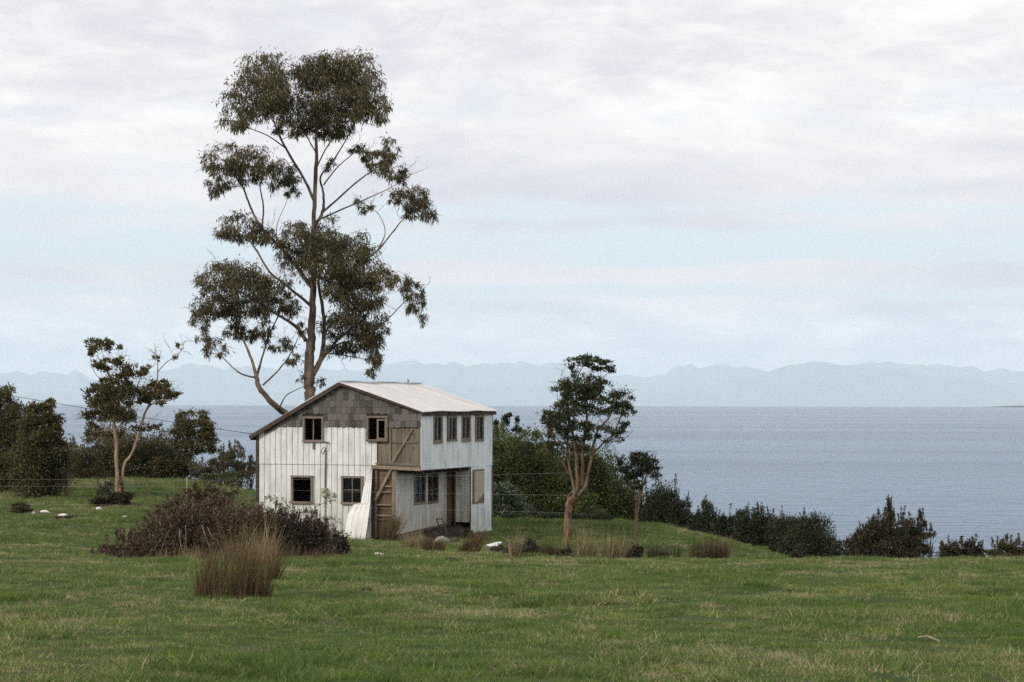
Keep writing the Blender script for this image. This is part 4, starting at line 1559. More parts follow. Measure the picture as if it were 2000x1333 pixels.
ARR_STEMS = [
    [(1103, 1085, 23), (1108, 1045, 24), (1110, 1010, 25), (1112, 985, 27), (1124, 968, 24)],
    [(1114, 985, 13), (1110, 972, 10), (1119, 960, 10)],
    [(1122, 970, 14), (1120, 945, 12), (1110, 905, 9), (1108, 860, 7), (1112, 815, 6), (1105, 775, 4)],
    [(1125, 968, 15), (1128, 930, 13), (1124, 880, 10), (1118, 840, 7), (1125, 790, 5), (1128, 740, 4), (1140, 712, 2)],
    [(1126, 970, 17), (1142, 950, 15), (1150, 915, 12), (1158, 875, 9), (1168, 840, 7), (1190, 815, 5), (1200, 790, 3)],
    [(1136, 955, 11), (1138, 910, 11), (1140, 860, 10), (1146, 815, 8), (1142, 780, 6), (1150, 740, 4), (1168, 712, 2)],
    [(1155, 890, 7), (1176, 868, 6), (1195, 850, 5), (1210, 820, 4), (1218, 790, 3)],
    [(1112, 930, 6), (1095, 895, 5), (1085, 865, 4), (1075, 830, 3)],
    [(1140, 780, 4), (1155, 755, 3), (1178, 738, 2), (1192, 722, 1.6)],
    [(1146, 815, 5), (1160, 790, 4), (1165, 760, 2.6)],
    [(1108, 870, 4), (1092, 840, 3), (1082, 800, 2.2)],
]
ARR_CLUMPS = [
    (1140, 710, 28, 11, 1.2), (1168, 718, 24, 13, 1.2), (1192, 725, 10, 7), (1118, 720, 8, 8, .7),
    (1108, 765, 26, 20, 1.2), (1138, 762, 28, 18, 1.2), (1160, 775, 22, 18, 1.1), (1182, 755, 20, 9, 1), (1100, 752, 10, 9, .8), (1150, 790, 26, 16),
    (1212, 788, 24, 19, 1.3), (1228, 805, 10, 13, 1), (1205, 806, 20, 12, 1.1),
    (1095, 810, 26, 18, 1.1), (1120, 800, 24, 18, 1), (1078, 830, 18, 14, 1), (1105, 835, 28, 15, 1), (1140, 838, 24, 12, .9), (1170, 806, 18, 10, .8), (1128, 855, 26, 13, .8), (1080, 850, 14, 12, .7),
    (1205, 842, 20, 11, .9), (1180, 838, 12, 8, .7), (1165, 852, 8, 7, .6), (1090, 868, 16, 9, .5), (1220, 832, 12, 8, .6), (1100, 885, 22, 10, .5), (1075, 872, 14, 9, .6), (1135, 880, 20, 8, .4), (1200, 862, 18, 8, .4), (1070, 815, 10, 10, .7), (1126, 735, 12, 8, .5), (1160, 742, 14, 7, .4)]
tree('myrtle_tree', 'tall orange-barked myrtle tree with many forked stems, standing right of the white house', 'tree', 70.0, ARR_STEMS, ARR_CLUMPS,
     (0.078, 0.040), M['myrtle_leaf'], M['myrtle_bark'], 14, amp=0.7, per=1700, u0=1122, dirmode='up', spread=0.20, nsub=60, twigs=10, bare=200, flat=0.5, grow=1.16, btw=0.6, thick=0.58)

SM_STEMS = [
    [(1241, 1082, 9), (1242, 1045, 10), (1243, 1010, 11), (1246, 980, 11), (1252, 958, 12)],
    [(1250, 962, 8), (1246, 940, 6), (1236, 920, 4), (1230, 905, 3)],
    [(1253, 960, 7), (1258, 940, 5), (1268, 922, 4), (1282, 912, 2.5)],
    [(1251, 955, 5), (1256, 925, 4), (1254, 900, 2.5)]]
SM_CLUMPS = [(1228, 908, 18, 14, 1.2), (1255, 900, 22, 12, 1.2), (1278, 912, 18, 12, 1.2), (1240, 925, 24, 12, 1.1), (1262, 925, 20, 10, 1), (1232, 942, 16, 9, .9), (1284, 930, 9, 8, .8), (1244, 955, 9, 8, .5), (1220, 922, 8, 9, .8)]
tree('myrtle_tree', 'small slender myrtle tree with a mossy trunk and flat crown, beside the taller orange-barked one', 'tree', 71.5, SM_STEMS, SM_CLUMPS,
     (0.078, 0.040), M['myrtle_leaf'], M['myrtle_bark'], 15, amp=0.4, per=1500, dirmode='up', spread=0.24, nsub=36, twigs=8, bare=40, flat=0.5, grow=1.28)

TWIN_STEMS = [
    [(226, 985, 11), (229, 940, 11), (228, 900, 11), (226, 860, 11), (222, 825, 9), (218, 790, 7), (222, 760, 5), (214, 735, 4), (200, 715, 3), (190, 695, 2)],
    [(228, 985, 8), (238, 945, 8), (242, 910, 9), (258, 885, 8), (270, 850, 8), (280, 815, 7), (292, 790, 5), (305, 770, 3)],
    [(280, 812, 5), (296, 790, 4), (322, 785, 3), (345, 778, 2)],
    [(290, 790, 4), (304, 755, 4), (308, 725, 3), (306, 695, 2), (300, 670, 1.4)],
    [(307, 728, 3), (325, 708, 2.6), (345, 695, 2), (358, 680, 1.2)],
    [(224, 845, 6), (245, 815, 5), (258, 785, 4), (268, 755, 3), (275, 735, 2)],
    [(226, 850, 5), (200, 830, 4), (180, 815, 2.6)],
    [(216, 762, 3), (206, 745, 3), (190, 735, 2), (178, 715, 1.5)]]
TWIN_CLUMPS = [
    (192, 680, 20, 13, .9), (205, 672, 12, 10, .7), (178, 692, 10, 9, .6), (232, 682, 8, 6, .3), (212, 715, 26, 12, .9), (195, 722, 14, 9, .6), (228, 708, 12, 9, .7),
    (262, 728, 24, 14, 1), (245, 735, 14, 12, .8), (284, 722, 9, 8, .6),
    (200, 770, 26, 16, 1.2), (232, 765, 28, 18, 1.2), (195, 790, 28, 15, 1.2), (228, 795, 30, 15, 1.2), (252, 770, 18, 14, 1), (190, 815, 26, 12, 1.1), (222, 815, 26, 11, 1), (210, 745, 16, 10, .7),
    (292, 765, 22, 16, 1.2), (315, 772, 20, 12, 1.1), (335, 780, 14, 10, 1), (322, 752, 10, 7, 1), (300, 785, 22, 9, .9), (280, 780, 14, 12, .8),
    (185, 842, 18, 14, .9), (215, 850, 22, 11, .7), (255, 820, 18, 12, .5), (300, 835, 14, 9, .4), (275, 838, 16, 9, .3), (306, 700, 5, 5, .3), (340, 700, 5, 4, .3), (345, 675, 6, 8, .2)]
tree('twin_stemmed_tree', 'old twin-stemmed tree with pale crooked trunks and ragged crown, left of the house', 'tree', 83.0, TWIN_STEMS, TWIN_CLUMPS,
     (0.125, 0.06), M['left_leaf'], M['pale_bark'], 23, amp=0.9, per=1500, u0=235, dirmode='up', spread=0.24, nsub=36, twigs=8, bare=220, flat=0.4, grow=1.1)

RND_STEMS = [[(372, 925, 7), (372, 895, 7), (374, 870, 6), (368, 840, 4), (360, 820, 2)], [(374, 880, 5), (392, 855, 4), (400, 835, 2)], [(374, 890, 4), (355, 865, 3), (345, 850, 2)]]
RND_CLUMPS = [(362, 818, 16, 12), (385, 820, 22, 12), (405, 832, 14, 14), (352, 838, 18, 14), (380, 842, 30, 16), (408, 858, 14, 14), (360, 862, 20, 14), (390, 868, 26, 12), (415, 878, 11, 9), (375, 885, 14, 8, .7)]
tree('round_topped_tree', 'rounded leafy tree standing above the hedge just left of the house', 'tree', 107.0, RND_STEMS, RND_CLUMPS,
     (0.13, 0.065), M['left_leaf'], M['dark_bark'], 31, amp=0.6, per=2200, dirmode='out', spread=0.26, nsub=34, twigs=4, flat=0.2, grow=1.25)

TOP_STEMS = [[(990, 905, 7), (988, 870, 6), (984, 845, 4), (980, 825, 3)], [(988, 868, 4), (1000, 845, 3), (1010, 828, 2)], [(987, 872, 4), (972, 850, 3), (966, 830, 2)]]
TOP_CLUMPS = [(966, 832, 8, 16), (960, 842, 6, 12), (986, 826, 9, 14), (982, 842, 8, 10), (994, 818, 7, 8), (1011, 832, 7, 14), (1004, 846, 8, 8), (968, 850, 9, 8), (1014, 845, 5, 7)]
tree('dark_topped_tree', 'dark tufted tree showing above the bright hedge at the rear corner of the house', 'tree', 118.0, TOP_STEMS, TOP_CLUMPS,
     (0.13, 0.06), M['dark_leaf'], M['dark_bark'], 37, amp=0.3, per=2600, dirmode='up', spread=0.34, nsub=30, twigs=3)


def bush(name, label, cat, D, clumps, leaf, leafmat, seed, per=1500, dirmode='out', nsub=26, spread=0.24, group=None, stems=5, bark=None, amp=0.8, spikes=0, flat=0.0, depth=1.0, inner=0.55, skirt=0.35, core=0.50, grow=1.0):
    """a bush of ellipsoid lobes given in photo pixels at distance D, its stems rising from the ground"""
    rng = np.random.default_rng(seed)
    k = D / FPX
    uc = float(np.mean([c[0] for c in clumps]))
    b = foot(uc, D)
    root = empty(name, b)
    tag(root, label, cat, group)
    inv = np.array(b)
    LV, LF, nl = [], [], 0
    wd = MB()
    cm = MB()
    for c in clumps:
        u, v, ru, rv = c[:4]
        wt = c[4] if len(c) > 4 else 1.0
        ru, rv = ru * grow, rv * grow
        p = at(u, v, D + depth_of(u, v, uc, amp, seed))
        r = np.array([ru * k, 0.5 * (ru + rv) * k * depth, rv * k])
        n = int(2.7 * per * wt * ru * rv / 1600.0) + 60
        ns = max(6, int(nsub * ru * rv / 1600.0) + 4)
        pts, od, cen = clump_points(p, r, n, ns, rng, spread, flat, inner)
        gg = ground_z(pts[:, 0], pts[:, 1])
        sk = (rng.uniform(0, 1, n) < skirt) & (pts[:, 2] < p.z)
        pts[sk, 2] = gg[sk] + (pts[sk, 2] - gg[sk]) * rng.uniform(0, 1, sk.sum())
        pts[:, 2] = np.maximum(pts[:, 2], gg + 0.03)
        if dirmode == 'up':
            d = rng.normal(size=(n, 3)) * 0.35 + od * 0.35 + np.array([0, 0, 1.0])
        else:
            d = rng.normal(size=(n, 3)) * 0.6 + od * 0.8 + np.array([0, 0, 0.3])
        Vv, Ff = leaves(pts, d, leaf[0], leaf[1], rng, -0.1)
        LV.append(Vv); LF.append(Ff + nl); nl += len(Vv)
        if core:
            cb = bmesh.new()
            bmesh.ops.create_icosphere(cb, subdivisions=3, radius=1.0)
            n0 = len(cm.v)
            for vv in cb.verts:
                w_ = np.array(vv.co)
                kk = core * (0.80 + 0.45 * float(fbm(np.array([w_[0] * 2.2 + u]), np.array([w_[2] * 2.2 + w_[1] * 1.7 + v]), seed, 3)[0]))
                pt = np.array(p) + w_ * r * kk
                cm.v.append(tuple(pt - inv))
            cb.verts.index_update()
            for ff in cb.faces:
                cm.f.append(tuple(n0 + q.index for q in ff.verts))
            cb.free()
        for t in cen[:stems]:
            a = foot(u + rng.uniform(-0.3, 0.3) * ru, D + (t[1] - p.y) * 0.4 + (p.y - D))
            m = (np.array(a) * 0.45 + t * 0.55) + rng.normal(size=3) * 0.08
            wd.tube(smooth_path([(a.x, a.y, a.z - 0.1), tuple(m), tuple(t)], 3), [0.03, 0.025, 0.022, 0.018, 0.015, 0.012, 0.008][:7], 4)
        for q in range(int(spikes * wt)):
            # upright sprays breaking the outline
            a = rng.uniform(0, 2 * math.pi)
            s = np.array(p) + np.array([math.cos(a) * r[0] * rng.uniform(0, .9), math.sin(a) * r[1] * rng.uniform(0, .9), r[2] * rng.uniform(0.35, 0.85)])
            L = rng.uniform(0.3, 0.9) * r[2] + 0.15
            e = s + np.array([rng.normal() * 0.12 * L, rng.normal() * 0.12 * L, L])
            wd.tube([s, (s + e) / 2 + rng.normal(size=3) * 0.02, e], [0.010, 0.008, 0.004], 3)
            m = 34
            tt = rng.uniform(0.1, 1.0, (m, 1))
            q_ = s + (e - s) * tt + rng.normal(size=(m, 3)) * 0.03 * (1.2 - tt)
            d = rng.normal(size=(m, 3)) * 0.5 + np.array([0, 0, 0.9])
            Vv, Ff = leaves(q_, d, leaf[0], leaf[1], rng)
            LV.append(Vv); LF.append(Ff + nl); nl += len(Vv)
    wd.v = [tuple(np.array(q) - inv) for q in wd.v]
    if wd.v:
        wd.build('stems', bark or M['dark_bark'], root, True)
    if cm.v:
        tag(cm.build('shaded_twig_core', M['shaded_twig_core'], root, True), kind='stuff')
    LV = np.concatenate(LV) - inv
    link('foliage', mesh_np('foliage', LV, np.concatenate(LF)), leafmat, root)
    return root


# right, behind the house
bush('hedge_tree', 'large rounded green hedge tree with sunlit yellowish top, behind the right corner of the house', 'bush', 99.0,
     [(975, 878, 36, 34), (1025, 882, 46, 38), (1062, 905, 34, 36), (985, 930, 46, 44), (1040, 935, 52, 42), (1090, 945, 40, 44), (1000, 980, 50, 40), (1060, 985, 55, 42), (1105, 1000, 50, 40), (960, 960, 26, 46), (1150, 1005, 34, 32)],
     (0.12, 0.065), M['hedge_leaf'], 41, per=1500, grow=1.06)
bush('laurel_bush', 'glossy pale-leaved laurel bush at the foot of the big hedge beside the house', 'bush', 93.0,
     [(975, 968, 24, 22), (1000, 975, 20, 20), (968, 1000, 20, 24), (998, 1004, 24, 18), (1022, 1000, 14, 16)],
     (0.22, 0.060), M['laurel_leaf'], 42, per=800)
bush('hedge_bush', 'dark green bush spreading down the slope behind the two myrtle trees', 'bush', 100.0,
     [(1130, 910, 36, 36), (1165, 925, 36, 40), (1150, 960, 46, 44), (1195, 965, 40, 42), (1222, 990, 34, 38), (1180, 1000, 50, 32), (1235, 1018, 26, 24), (1100, 1018, 44, 26)],
     (0.11, 0.06), M['hedge_leaf'], 43, per=1500, grow=1.14)
bush('undergrowth', 'low shadowy undergrowth at the foot of the hedge right of the house', 'bush', 92.0,
     [(1010, 1022, 26, 16), (1050, 1022, 30, 20), (1090, 1028, 34, 20), (1130, 1030, 36, 20), (1165, 1020, 26, 20)],
     (0.16, 0.045), M['dark_leaf'], 44, per=1500, dirmode='up')

# the dark shrub row on the seaward edge
ROWS = [
    ('feathery dark shrub with upright plumes at the left end of the seaward row', 99.0, [(1262, 1000, 12, 26), (1285, 992, 14, 30), (1305, 998, 16, 28), (1320, 1010, 14, 26), (1280, 1030, 30, 20)], 9),
    ('narrow dark shrub leaning beside the feathery plumed one on the seaward edge', 99.0, [(1342, 1010, 12, 22), (1345, 1030, 18, 18), (1330, 1035, 18, 16)], 5),
    ('pointed dark shrub third from the left in the seaward row', 98.0, [(1378, 1008, 11, 18), (1382, 1030, 18, 20), (1365, 1040, 16, 16), (1398, 1040, 14, 18)], 5),
    ('low dark shrub filling the gap in the middle of the seaward row', 97.0, [(1415, 1035, 16, 18), (1432, 1040, 16, 18), (1420, 1055, 24, 16)], 4),
    ('broad dark shrub with flat top in the seaward row', 96.5, [(1458, 1026, 16, 18), (1480, 1022, 18, 18), (1500, 1030, 18, 18), (1470, 1052, 30, 22), (1505, 1058, 24, 22)], 4),
    ('dark rounded shrub second from the right end of the seaward row', 95.5, [(1530, 1036, 20, 18), (1548, 1048, 22, 22), (1530, 1068, 26, 22)], 3),
    ('large domed dark shrub ending the seaward row before the gap of sea', 94.0, [(1575, 1042, 22, 22), (1596, 1056, 22, 26), (1570, 1075, 30, 24), (1606, 1082, 18, 20)], 3)]
for i, (lab, D, cl, sp) in enumerate(ROWS):
    bush('coastal_shrub', lab, 'shrub', D, cl, (0.10, 0.042), M['dark_leaf'], 50 + i, per=2400, dirmode='up' if i < 2 else 'out', nsub=40, group='dark shrubs along the seaward edge', spikes=sp // 2, amp=0.5, grow=1.45)
bush('coastal_shrub', 'brown twiggy shrub with spiky branches standing alone against the sea', 'shrub', 86.0,
     [(1690, 1060, 26, 24), (1725, 1040, 24, 26), (1760, 1045, 30, 28), (1735, 1070, 40, 28), (1675, 1078, 24, 20), (1785, 1062, 22, 24), (1770, 1085, 40, 18), (1735, 1010, 9, 18, .8), (1795, 1030, 10, 18, .6), (1815, 1045, 10, 10, .4), (1660, 1085, 14, 12)],
     (0.10, 0.038), M['brown_leaf'], 61, per=1900, dirmode='up', nsub=36, spikes=9, stems=8, amp=0.6, grow=1.12)
bush('coastal_shrub', 'small sprig-like shrub in the gap of sea before the lone brown shrub', 'shrub', 90.0, [(1632, 1082, 9, 10), (1640, 1076, 6, 10), (1628, 1090, 10, 8)], (0.10, 0.04), M['dark_leaf'], 62, per=1800, dirmode='up', spikes=3)
bush('coastal_shrub', 'low rounded brownish shrub right of the lone spiky one', 'shrub', 84.0, [(1845, 1082, 16, 14), (1865, 1074, 22, 16), (1895, 1076, 20, 16), (1915, 1084, 14, 12), (1875, 1090, 40, 12)], (0.10, 0.045), M['brown_leaf'], 63, per=2000, spikes=3)
bush('coastal_shrub', 'low bushes of olive scrub at the right edge above the grass', 'shrub', 82.0, [(1945, 1078, 18, 12), (1965, 1070, 14, 14), (1990, 1076, 22, 14), (2020, 1075, 24, 16), (1975, 1088, 40, 10)], (0.10, 0.045), M['left_leaf'], 64, per=2000, spikes=3)

# left, the old trees and the hedge
bush('overgrown_tree', 'broad bushy tree cut by the left edge of the picture', 'tree', 92.0,
     [(10, 770, 22, 14), (-10, 790, 26, 22), (20, 812, 30, 26), (-15, 850, 40, 36), (25, 858, 36, 36), (-20, 910, 46, 34), (30, 908, 40, 34), (45, 835, 14, 14, .6)],
     (0.12, 0.06), M['left_leaf'], 71, per=1500, stems=7, grow=1.12)
bush('overgrown_tree', 'pointed dense tree second from the left edge, reaching to the ground', 'tree', 89.0,
     [(72, 800, 16, 14), (95, 798, 15, 14), (70, 828, 26, 22), (98, 822, 18, 20), (75, 862, 36, 28), (100, 858, 24, 24), (70, 905, 44, 32), (105, 900, 30, 28), (75, 938, 40, 22), (128, 875, 10, 10, .6)],
     (0.12, 0.06), M['left_leaf'], 72, per=1500, stems=6, grow=1.14)
bush('hedge', 'tangled hedge between the left trees, behind the twin-stemmed tree', 'hedge', 108.0,
     [(150, 905, 34, 28), (190, 890, 40, 34), (235, 880, 40, 38), (280, 885, 44, 36), (325, 890, 40, 34), (165, 930, 50, 18), (230, 925, 60, 22), (300, 925, 60, 20), (350, 915, 34, 24)],
     (0.12, 0.055), M['left_leaf'], 73, per=1500, spikes=4, grow=1.12)
bush('hedge', 'thin twiggy end of the hedge with an olive bush, beside the house wall', 'hedge', 106.0,
     [(448, 892, 26, 18), (432, 910, 22, 18), (470, 910, 22, 18), (490, 918, 16, 16), (455, 928, 40, 12), (405, 918, 24, 14, .6), (385, 925, 24, 10, .7)],
     (0.11, 0.05), M['left_leaf'], 74, per=1200, spikes=5, stems=9, bark=M['cane'])


# ------------------------------------------------------------------ rushes, brambles
def blades(base, tip, width, rng, seg=3, bend=0.25):
    """thin tapering blades from base to tip points, bent sideways and by their own weight"""
    n = len(base)
    d = tip - base
    L = np.linalg.norm(d, axis=1, keepdims=True)
    side = unit(np.cross(d, rng.normal(size=(n, 3))))
    sag = rng.normal(size=(n, 3)) * bend * L * 0.5
    W = width * rng.uniform(0.7, 1.3, (n, 1))
    rows = []
    for k in range(seg + 1):
        t = k / seg
        c = base + d * t + sag * (t * t) * np.array([1, 1, 0.25])
        w = W * (1 - t) ** 0.7 * 0.5
        if k < seg:
            rows += [c - side * w, c + side * w]
        else:
            rows += [c]
    V = np.stack(rows, 1)
    m = V.shape[1]
    V = V.reshape(-1, 3)
    i = np.arange(n)[:, None] * m
    Q = np.concatenate([i + np.array([2 * k, 2 * k + 1, 2 * k + 3, 2 * k + 2])[None] for k in range(seg - 1)]) if seg > 1 else np.zeros((0, 4), int)
    T = i + np.array([m - 3, m - 2, m - 1])[None]
    return V, [Q, T] if len(Q) else [T]


def rush(label, u, D, wpx, hpx, n, mat, seed, lean=0.0, group='rush clumps', width=0.017, name='rush_clump', fan=0.22):
    rng = np.random.default_rng(seed)
    k = D / FPX
    c = foot(u, D)
    rw, h = wpx * k / 2, hpx * k
    ns = max(3, int(wpx / 8))
    sa = rng.uniform(0, 2 * math.pi, ns)
    sr = np.sqrt(rng.uniform(0, 1, ns))
    sh = rng.uniform(0.42, 1.08, ns)
    sl_ = rng.normal(size=(ns, 2)) * 0.05
    j = rng.choice(ns, n, p=(lambda w: w / w.sum())(rng.uniform(0.3, 1.0, ns)))
    a = rng.uniform(0, 2 * math.pi, n)
    r = np.sqrt(rng.uniform(0, 1, n))
    q = rw * max(0.20, 0.75 / math.sqrt(ns))
    b = np.stack([c.x + np.cos(sa[j]) * sr[j] * rw + np.cos(a) * r * q, c.y + (np.sin(sa[j]) * sr[j] * rw + np.sin(a) * r * q) * 0.8, np.zeros(n)], 1)
    b[:, 2] = ground_z(b[:, 0], b[:, 1]) - 0.02
    hh = h * (0.35 + 0.75 * rng.uniform(0, 1, n) ** 0.7) * (1 - 0.25 * r) * sh[j] * 1.1
    d = np.stack([np.cos(a) * r * fan + rng.normal(size=n) * fan * 0.5 + lean + sl_[j, 0], np.sin(a) * r * fan + rng.normal(size=n) * fan * 0.5 + sl_[j, 1], np.ones(n)], 1)
    t = b + unit(d) * hh[:, None]
    V, F = blades(b, t, width, rng, 4, 0.30 if D < 60 else 0.14)
    o = link(name, mesh_np(name, V - np.array(c), F), mat)
    o.location = c
    tag(o, label, 'rushes', group)
    return o


rush('big clump of tall dry brown rushes in front of the thicket, nearest of all rushes', 456, 36.5, 138, 165, 1000, M['rush'], 101, 0.06, width=0.010, fan=0.11)
rush('ragged rushes on the right flank of the nearest big clump, leaning towards the house', 522, 42, 40, 100, 200, M['rush'], 116, 0.16, width=0.010, fan=0.25)
rush('tall dry rushes rising behind the nearest big clump, beside the dark thicket', 500, 50, 110, 120, 620, M['rush_pale'], 102, 0.10, width=0.011, fan=0.25)
rush('brown rushes leaning right beside the exposed ladder-like boards of the house', 752, 72, 34, 93, 480, M['rush'], 103, 0.35)
rush('short yellowed rush tuft under the porch window of the house', 805, 70, 50, 48, 440, M['rush_pale'], 104, 0.0)
rush('small tawny rush tuft in the grass below the porch', 846, 66, 36, 44, 320, M['rush'], 105, 0.05)
rush('tawny rushes leaning right in front of the porch end', 905, 68, 50, 67, 480, M['rush'], 106, 0.45)
rush('pale straw rushes growing out of the dark heath mound', 1012, 65, 30, 67, 300, M['rush_pale'], 107, 0.15)
rush('yellow-brown rush tuft between the heath mound and the tall myrtle trunk', 1072, 66, 20, 48, 240, M['rush'], 108, 0.0)
rush('loose dry rushes just right of the tall myrtle trunk', 1150, 67, 46, 75, 400, M['rush_pale'], 109, 0.05)
rush('tallest pale rushes midway between the two myrtle trunks', 1192, 67, 44, 85, 520, M['rush_pale'], 110, 0.08)
rush('dark rush clump standing apart right of the small myrtle tree', 1290, 68, 34, 67, 520, M['rush_dark'], 111, 0.0)
rush('wide low rush bed at the right end of the hollow', 1352, 68, 60, 52, 640, M['rush_dark'], 112, 0.03)
rush('rush bed topped with brown stalks, farthest right in the hollow', 1398, 68.5, 56, 63, 640, M['rush'], 113, 0.05)
rush('thin rushes mixed into the dark mound of the small myrtle tree', 1218, 69, 34, 63, 300, M['rush_dark'], 114, 0.05)
rush('dry stalks standing among the brambles against the white wall', 600, 66, 110, 93, 760, M['rush'], 115, 0.1, width=0.010)

rush('pale dry grass fringing the front foot of the big bramble thicket', 385, 55.5, 150, 46, 420, M['rush_pale'], 117, 0.05, width=0.010, fan=0.3)
rush('dry grass fringing the front of the low purplish bramble mound', 590, 57.5, 130, 44, 380, M['rush'], 118, 0.12, width=0.010, fan=0.3)
rush('straw stalks rising through the top of the bramble thicket beside the house corner', 500, 63, 120, 95, 520, M['rush_pale'], 119, 0.08, width=0.012, fan=0.25)
bush('bramble_thicket', 'big dark bramble thicket spreading across the grass left of the rushes', 'brambles', 60.0,
     [(250, 1080, 46, 24), (310, 1064, 52, 36), (368, 1054, 54, 42), (425, 1054, 50, 42), (300, 1090, 70, 18), (400, 1088, 60, 20), (210, 1094, 34, 11), (465, 1056, 40, 40), (340, 1024, 26, 15, .6), (395, 1014, 30, 15, .6), (505, 1050, 36, 38)],
     (0.075, 0.04), M['bramble_leaf'], 81, per=1150, spikes=20, stems=26, core=0.40, spread=0.32, bark=M['cane'], amp=0.9)
bush('bramble_thicket', 'low dark purplish bramble mound in front of the white wall', 'brambles', 61.0,
     [(560, 1058, 36, 40), (600, 1062, 40, 38), (640, 1072, 30, 28), (664, 1082, 18, 16), (590, 1085, 50, 20), (530, 1050, 30, 36)],
     (0.07, 0.038), M['heath_leaf'], 82, per=1500, spikes=16, stems=20, core=0.40, spread=0.32, bark=M['cane'], amp=0.8)
bush('bramble_bush', 'loose reddish bramble bush in the pasture behind the big thicket', 'brambles', 70.0,
     [(360, 990, 36, 18, .7), (400, 985, 34, 18, .7), (425, 994, 30, 16, .7), (335, 1000, 30, 14, .6), (385, 968, 16, 10, .4)],
     (0.08, 0.045), M['bramble_leaf'], 83, per=1500, spikes=8, stems=12, bark=M['cane'], amp=0.6, core=0.0)
bush('bramble_bush', 'dark scrub round the foot of the twin-stemmed tree', 'brambles', 81.5,
     [(215, 965, 24, 22), (238, 975, 20, 18), (200, 982, 22, 14), (232, 990, 24, 10)], (0.09, 0.045), M['brown_leaf'], 84, per=1900, spikes=4, stems=6, bark=M['cane'], core=0.0)
bush('bramble_bush', 'straggly low scrub in the pasture by the left end of the house', 'brambles', 84.0,
     [(430, 958, 20, 10, .8), (455, 965, 16, 8, .7), (410, 965, 14, 10, .7)], (0.08, 0.04), M['bramble_leaf'], 85, per=1700, spikes=4, stems=5, bark=M['cane'], core=0.0)
bush('heath_mound', 'dark brown heath mound in the grass between the house and the tall myrtle', 'heath', 67.0,
     [(990, 1082, 26, 18), (1020, 1076, 28, 20), (1050, 1084, 22, 16), (1018, 1092, 46, 12)], (0.06, 0.03), M['heath_leaf'], 86, per=3200, nsub=50, stems=3)
bush('heath_mound', 'dark heathy mound round the foot of the tall myrtle trunk', 'heath', 69.0, [(1102, 1088, 18, 14), (1112, 1096, 20, 10), (1096, 1076, 9, 10)], (0.06, 0.03), M['heath_leaf'], 87, per=3400, nsub=50, stems=2)
bush('heath_mound', 'dark heathy mound round the foot of the small myrtle tree', 'heath', 70.8, [(1234, 1090, 24, 12), (1244, 1082, 14, 14), (1222, 1094, 14, 9)], (0.06, 0.03), M['heath_leaf'], 88, per=3400, nsub=50, stems=2)
bush('scrub_bush', 'small dark scrub at the edge of the porch rubble beside the white pier', 'scrub', 80.0, [(930, 1052, 18, 9), (915, 1046, 10, 9), (945, 1058, 10, 5)], (0.07, 0.035), M['dark_leaf'], 89, per=3000, stems=2)
bush('scrub_bush', 'low olive shrubs with yellowish tops at the pasture edge beside the house', 'scrub', 102.0, [(400, 934, 14, 7), (430, 930, 18, 8), (448, 936, 18, 6)], (0.10, 0.05), M['cane_leaf'], 90, per=1800, stems=2)
bush('scrub_bush', 'small dark tussock on the pasture at the far left beside the pale stones', 'scrub', 78.0, [(38, 992, 20, 9), (52, 996, 18, 7)], (0.08, 0.035), M['brown_leaf'], 91, per=2400, stems=2)
bush('scrub_bush', 'dark tussock behind the largest pale stone on the left pasture', 'scrub', 74.5, [(140, 1020, 22, 8), (122, 1022, 16, 7)], (0.08, 0.035), M['brown_leaf'], 92, per=2400, stems=2)


def canes(name, label, paths, r, seed, leafn=14, leaf=(0.075, 0.05), mat=None, leafmat=None):
    """arching canes (lists of (u, v, D)) with small leaves along them"""
    rng = np.random.default_rng(seed)
    mb = MB()
    LV, LF, nl = [], [], 0
    o = at(*paths[0][0])
    o.z = gz(o.x, o.y)
    for pth in paths:
        P = [at(*p) for p in pth]
        q = smooth_path([tuple(p) for p in P], 6)
        rad = np.linspace(r, r * 0.35, len(q))
        mb.tube(q - np.array(o), rad, 5)
        if leafn:
            i = rng.integers(len(q) // 3, len(q), leafn)
            pts = q[i] + rng.normal(size=(leafn, 3)) * 0.03
            Vv, Ff = leaves(pts, rng.normal(size=(leafn, 3)) + np.array([0, 0, 0.3]), leaf[0], leaf[1], rng)
            LV.append(Vv - np.array(o)); LF.append(Ff + nl); nl += len(Vv)
    root = empty(name, o)
    tag(root, label, 'brambles')
    tag(mb.build('canes', mat or M['cane'], root, True), kind='stuff')
    if LV:
        tag(link('leaves', mesh_np('leaves', np.concatenate(LV), np.concatenate(LF)), leafmat or M['cane_leaf']), kind='stuff').parent = root
    return root


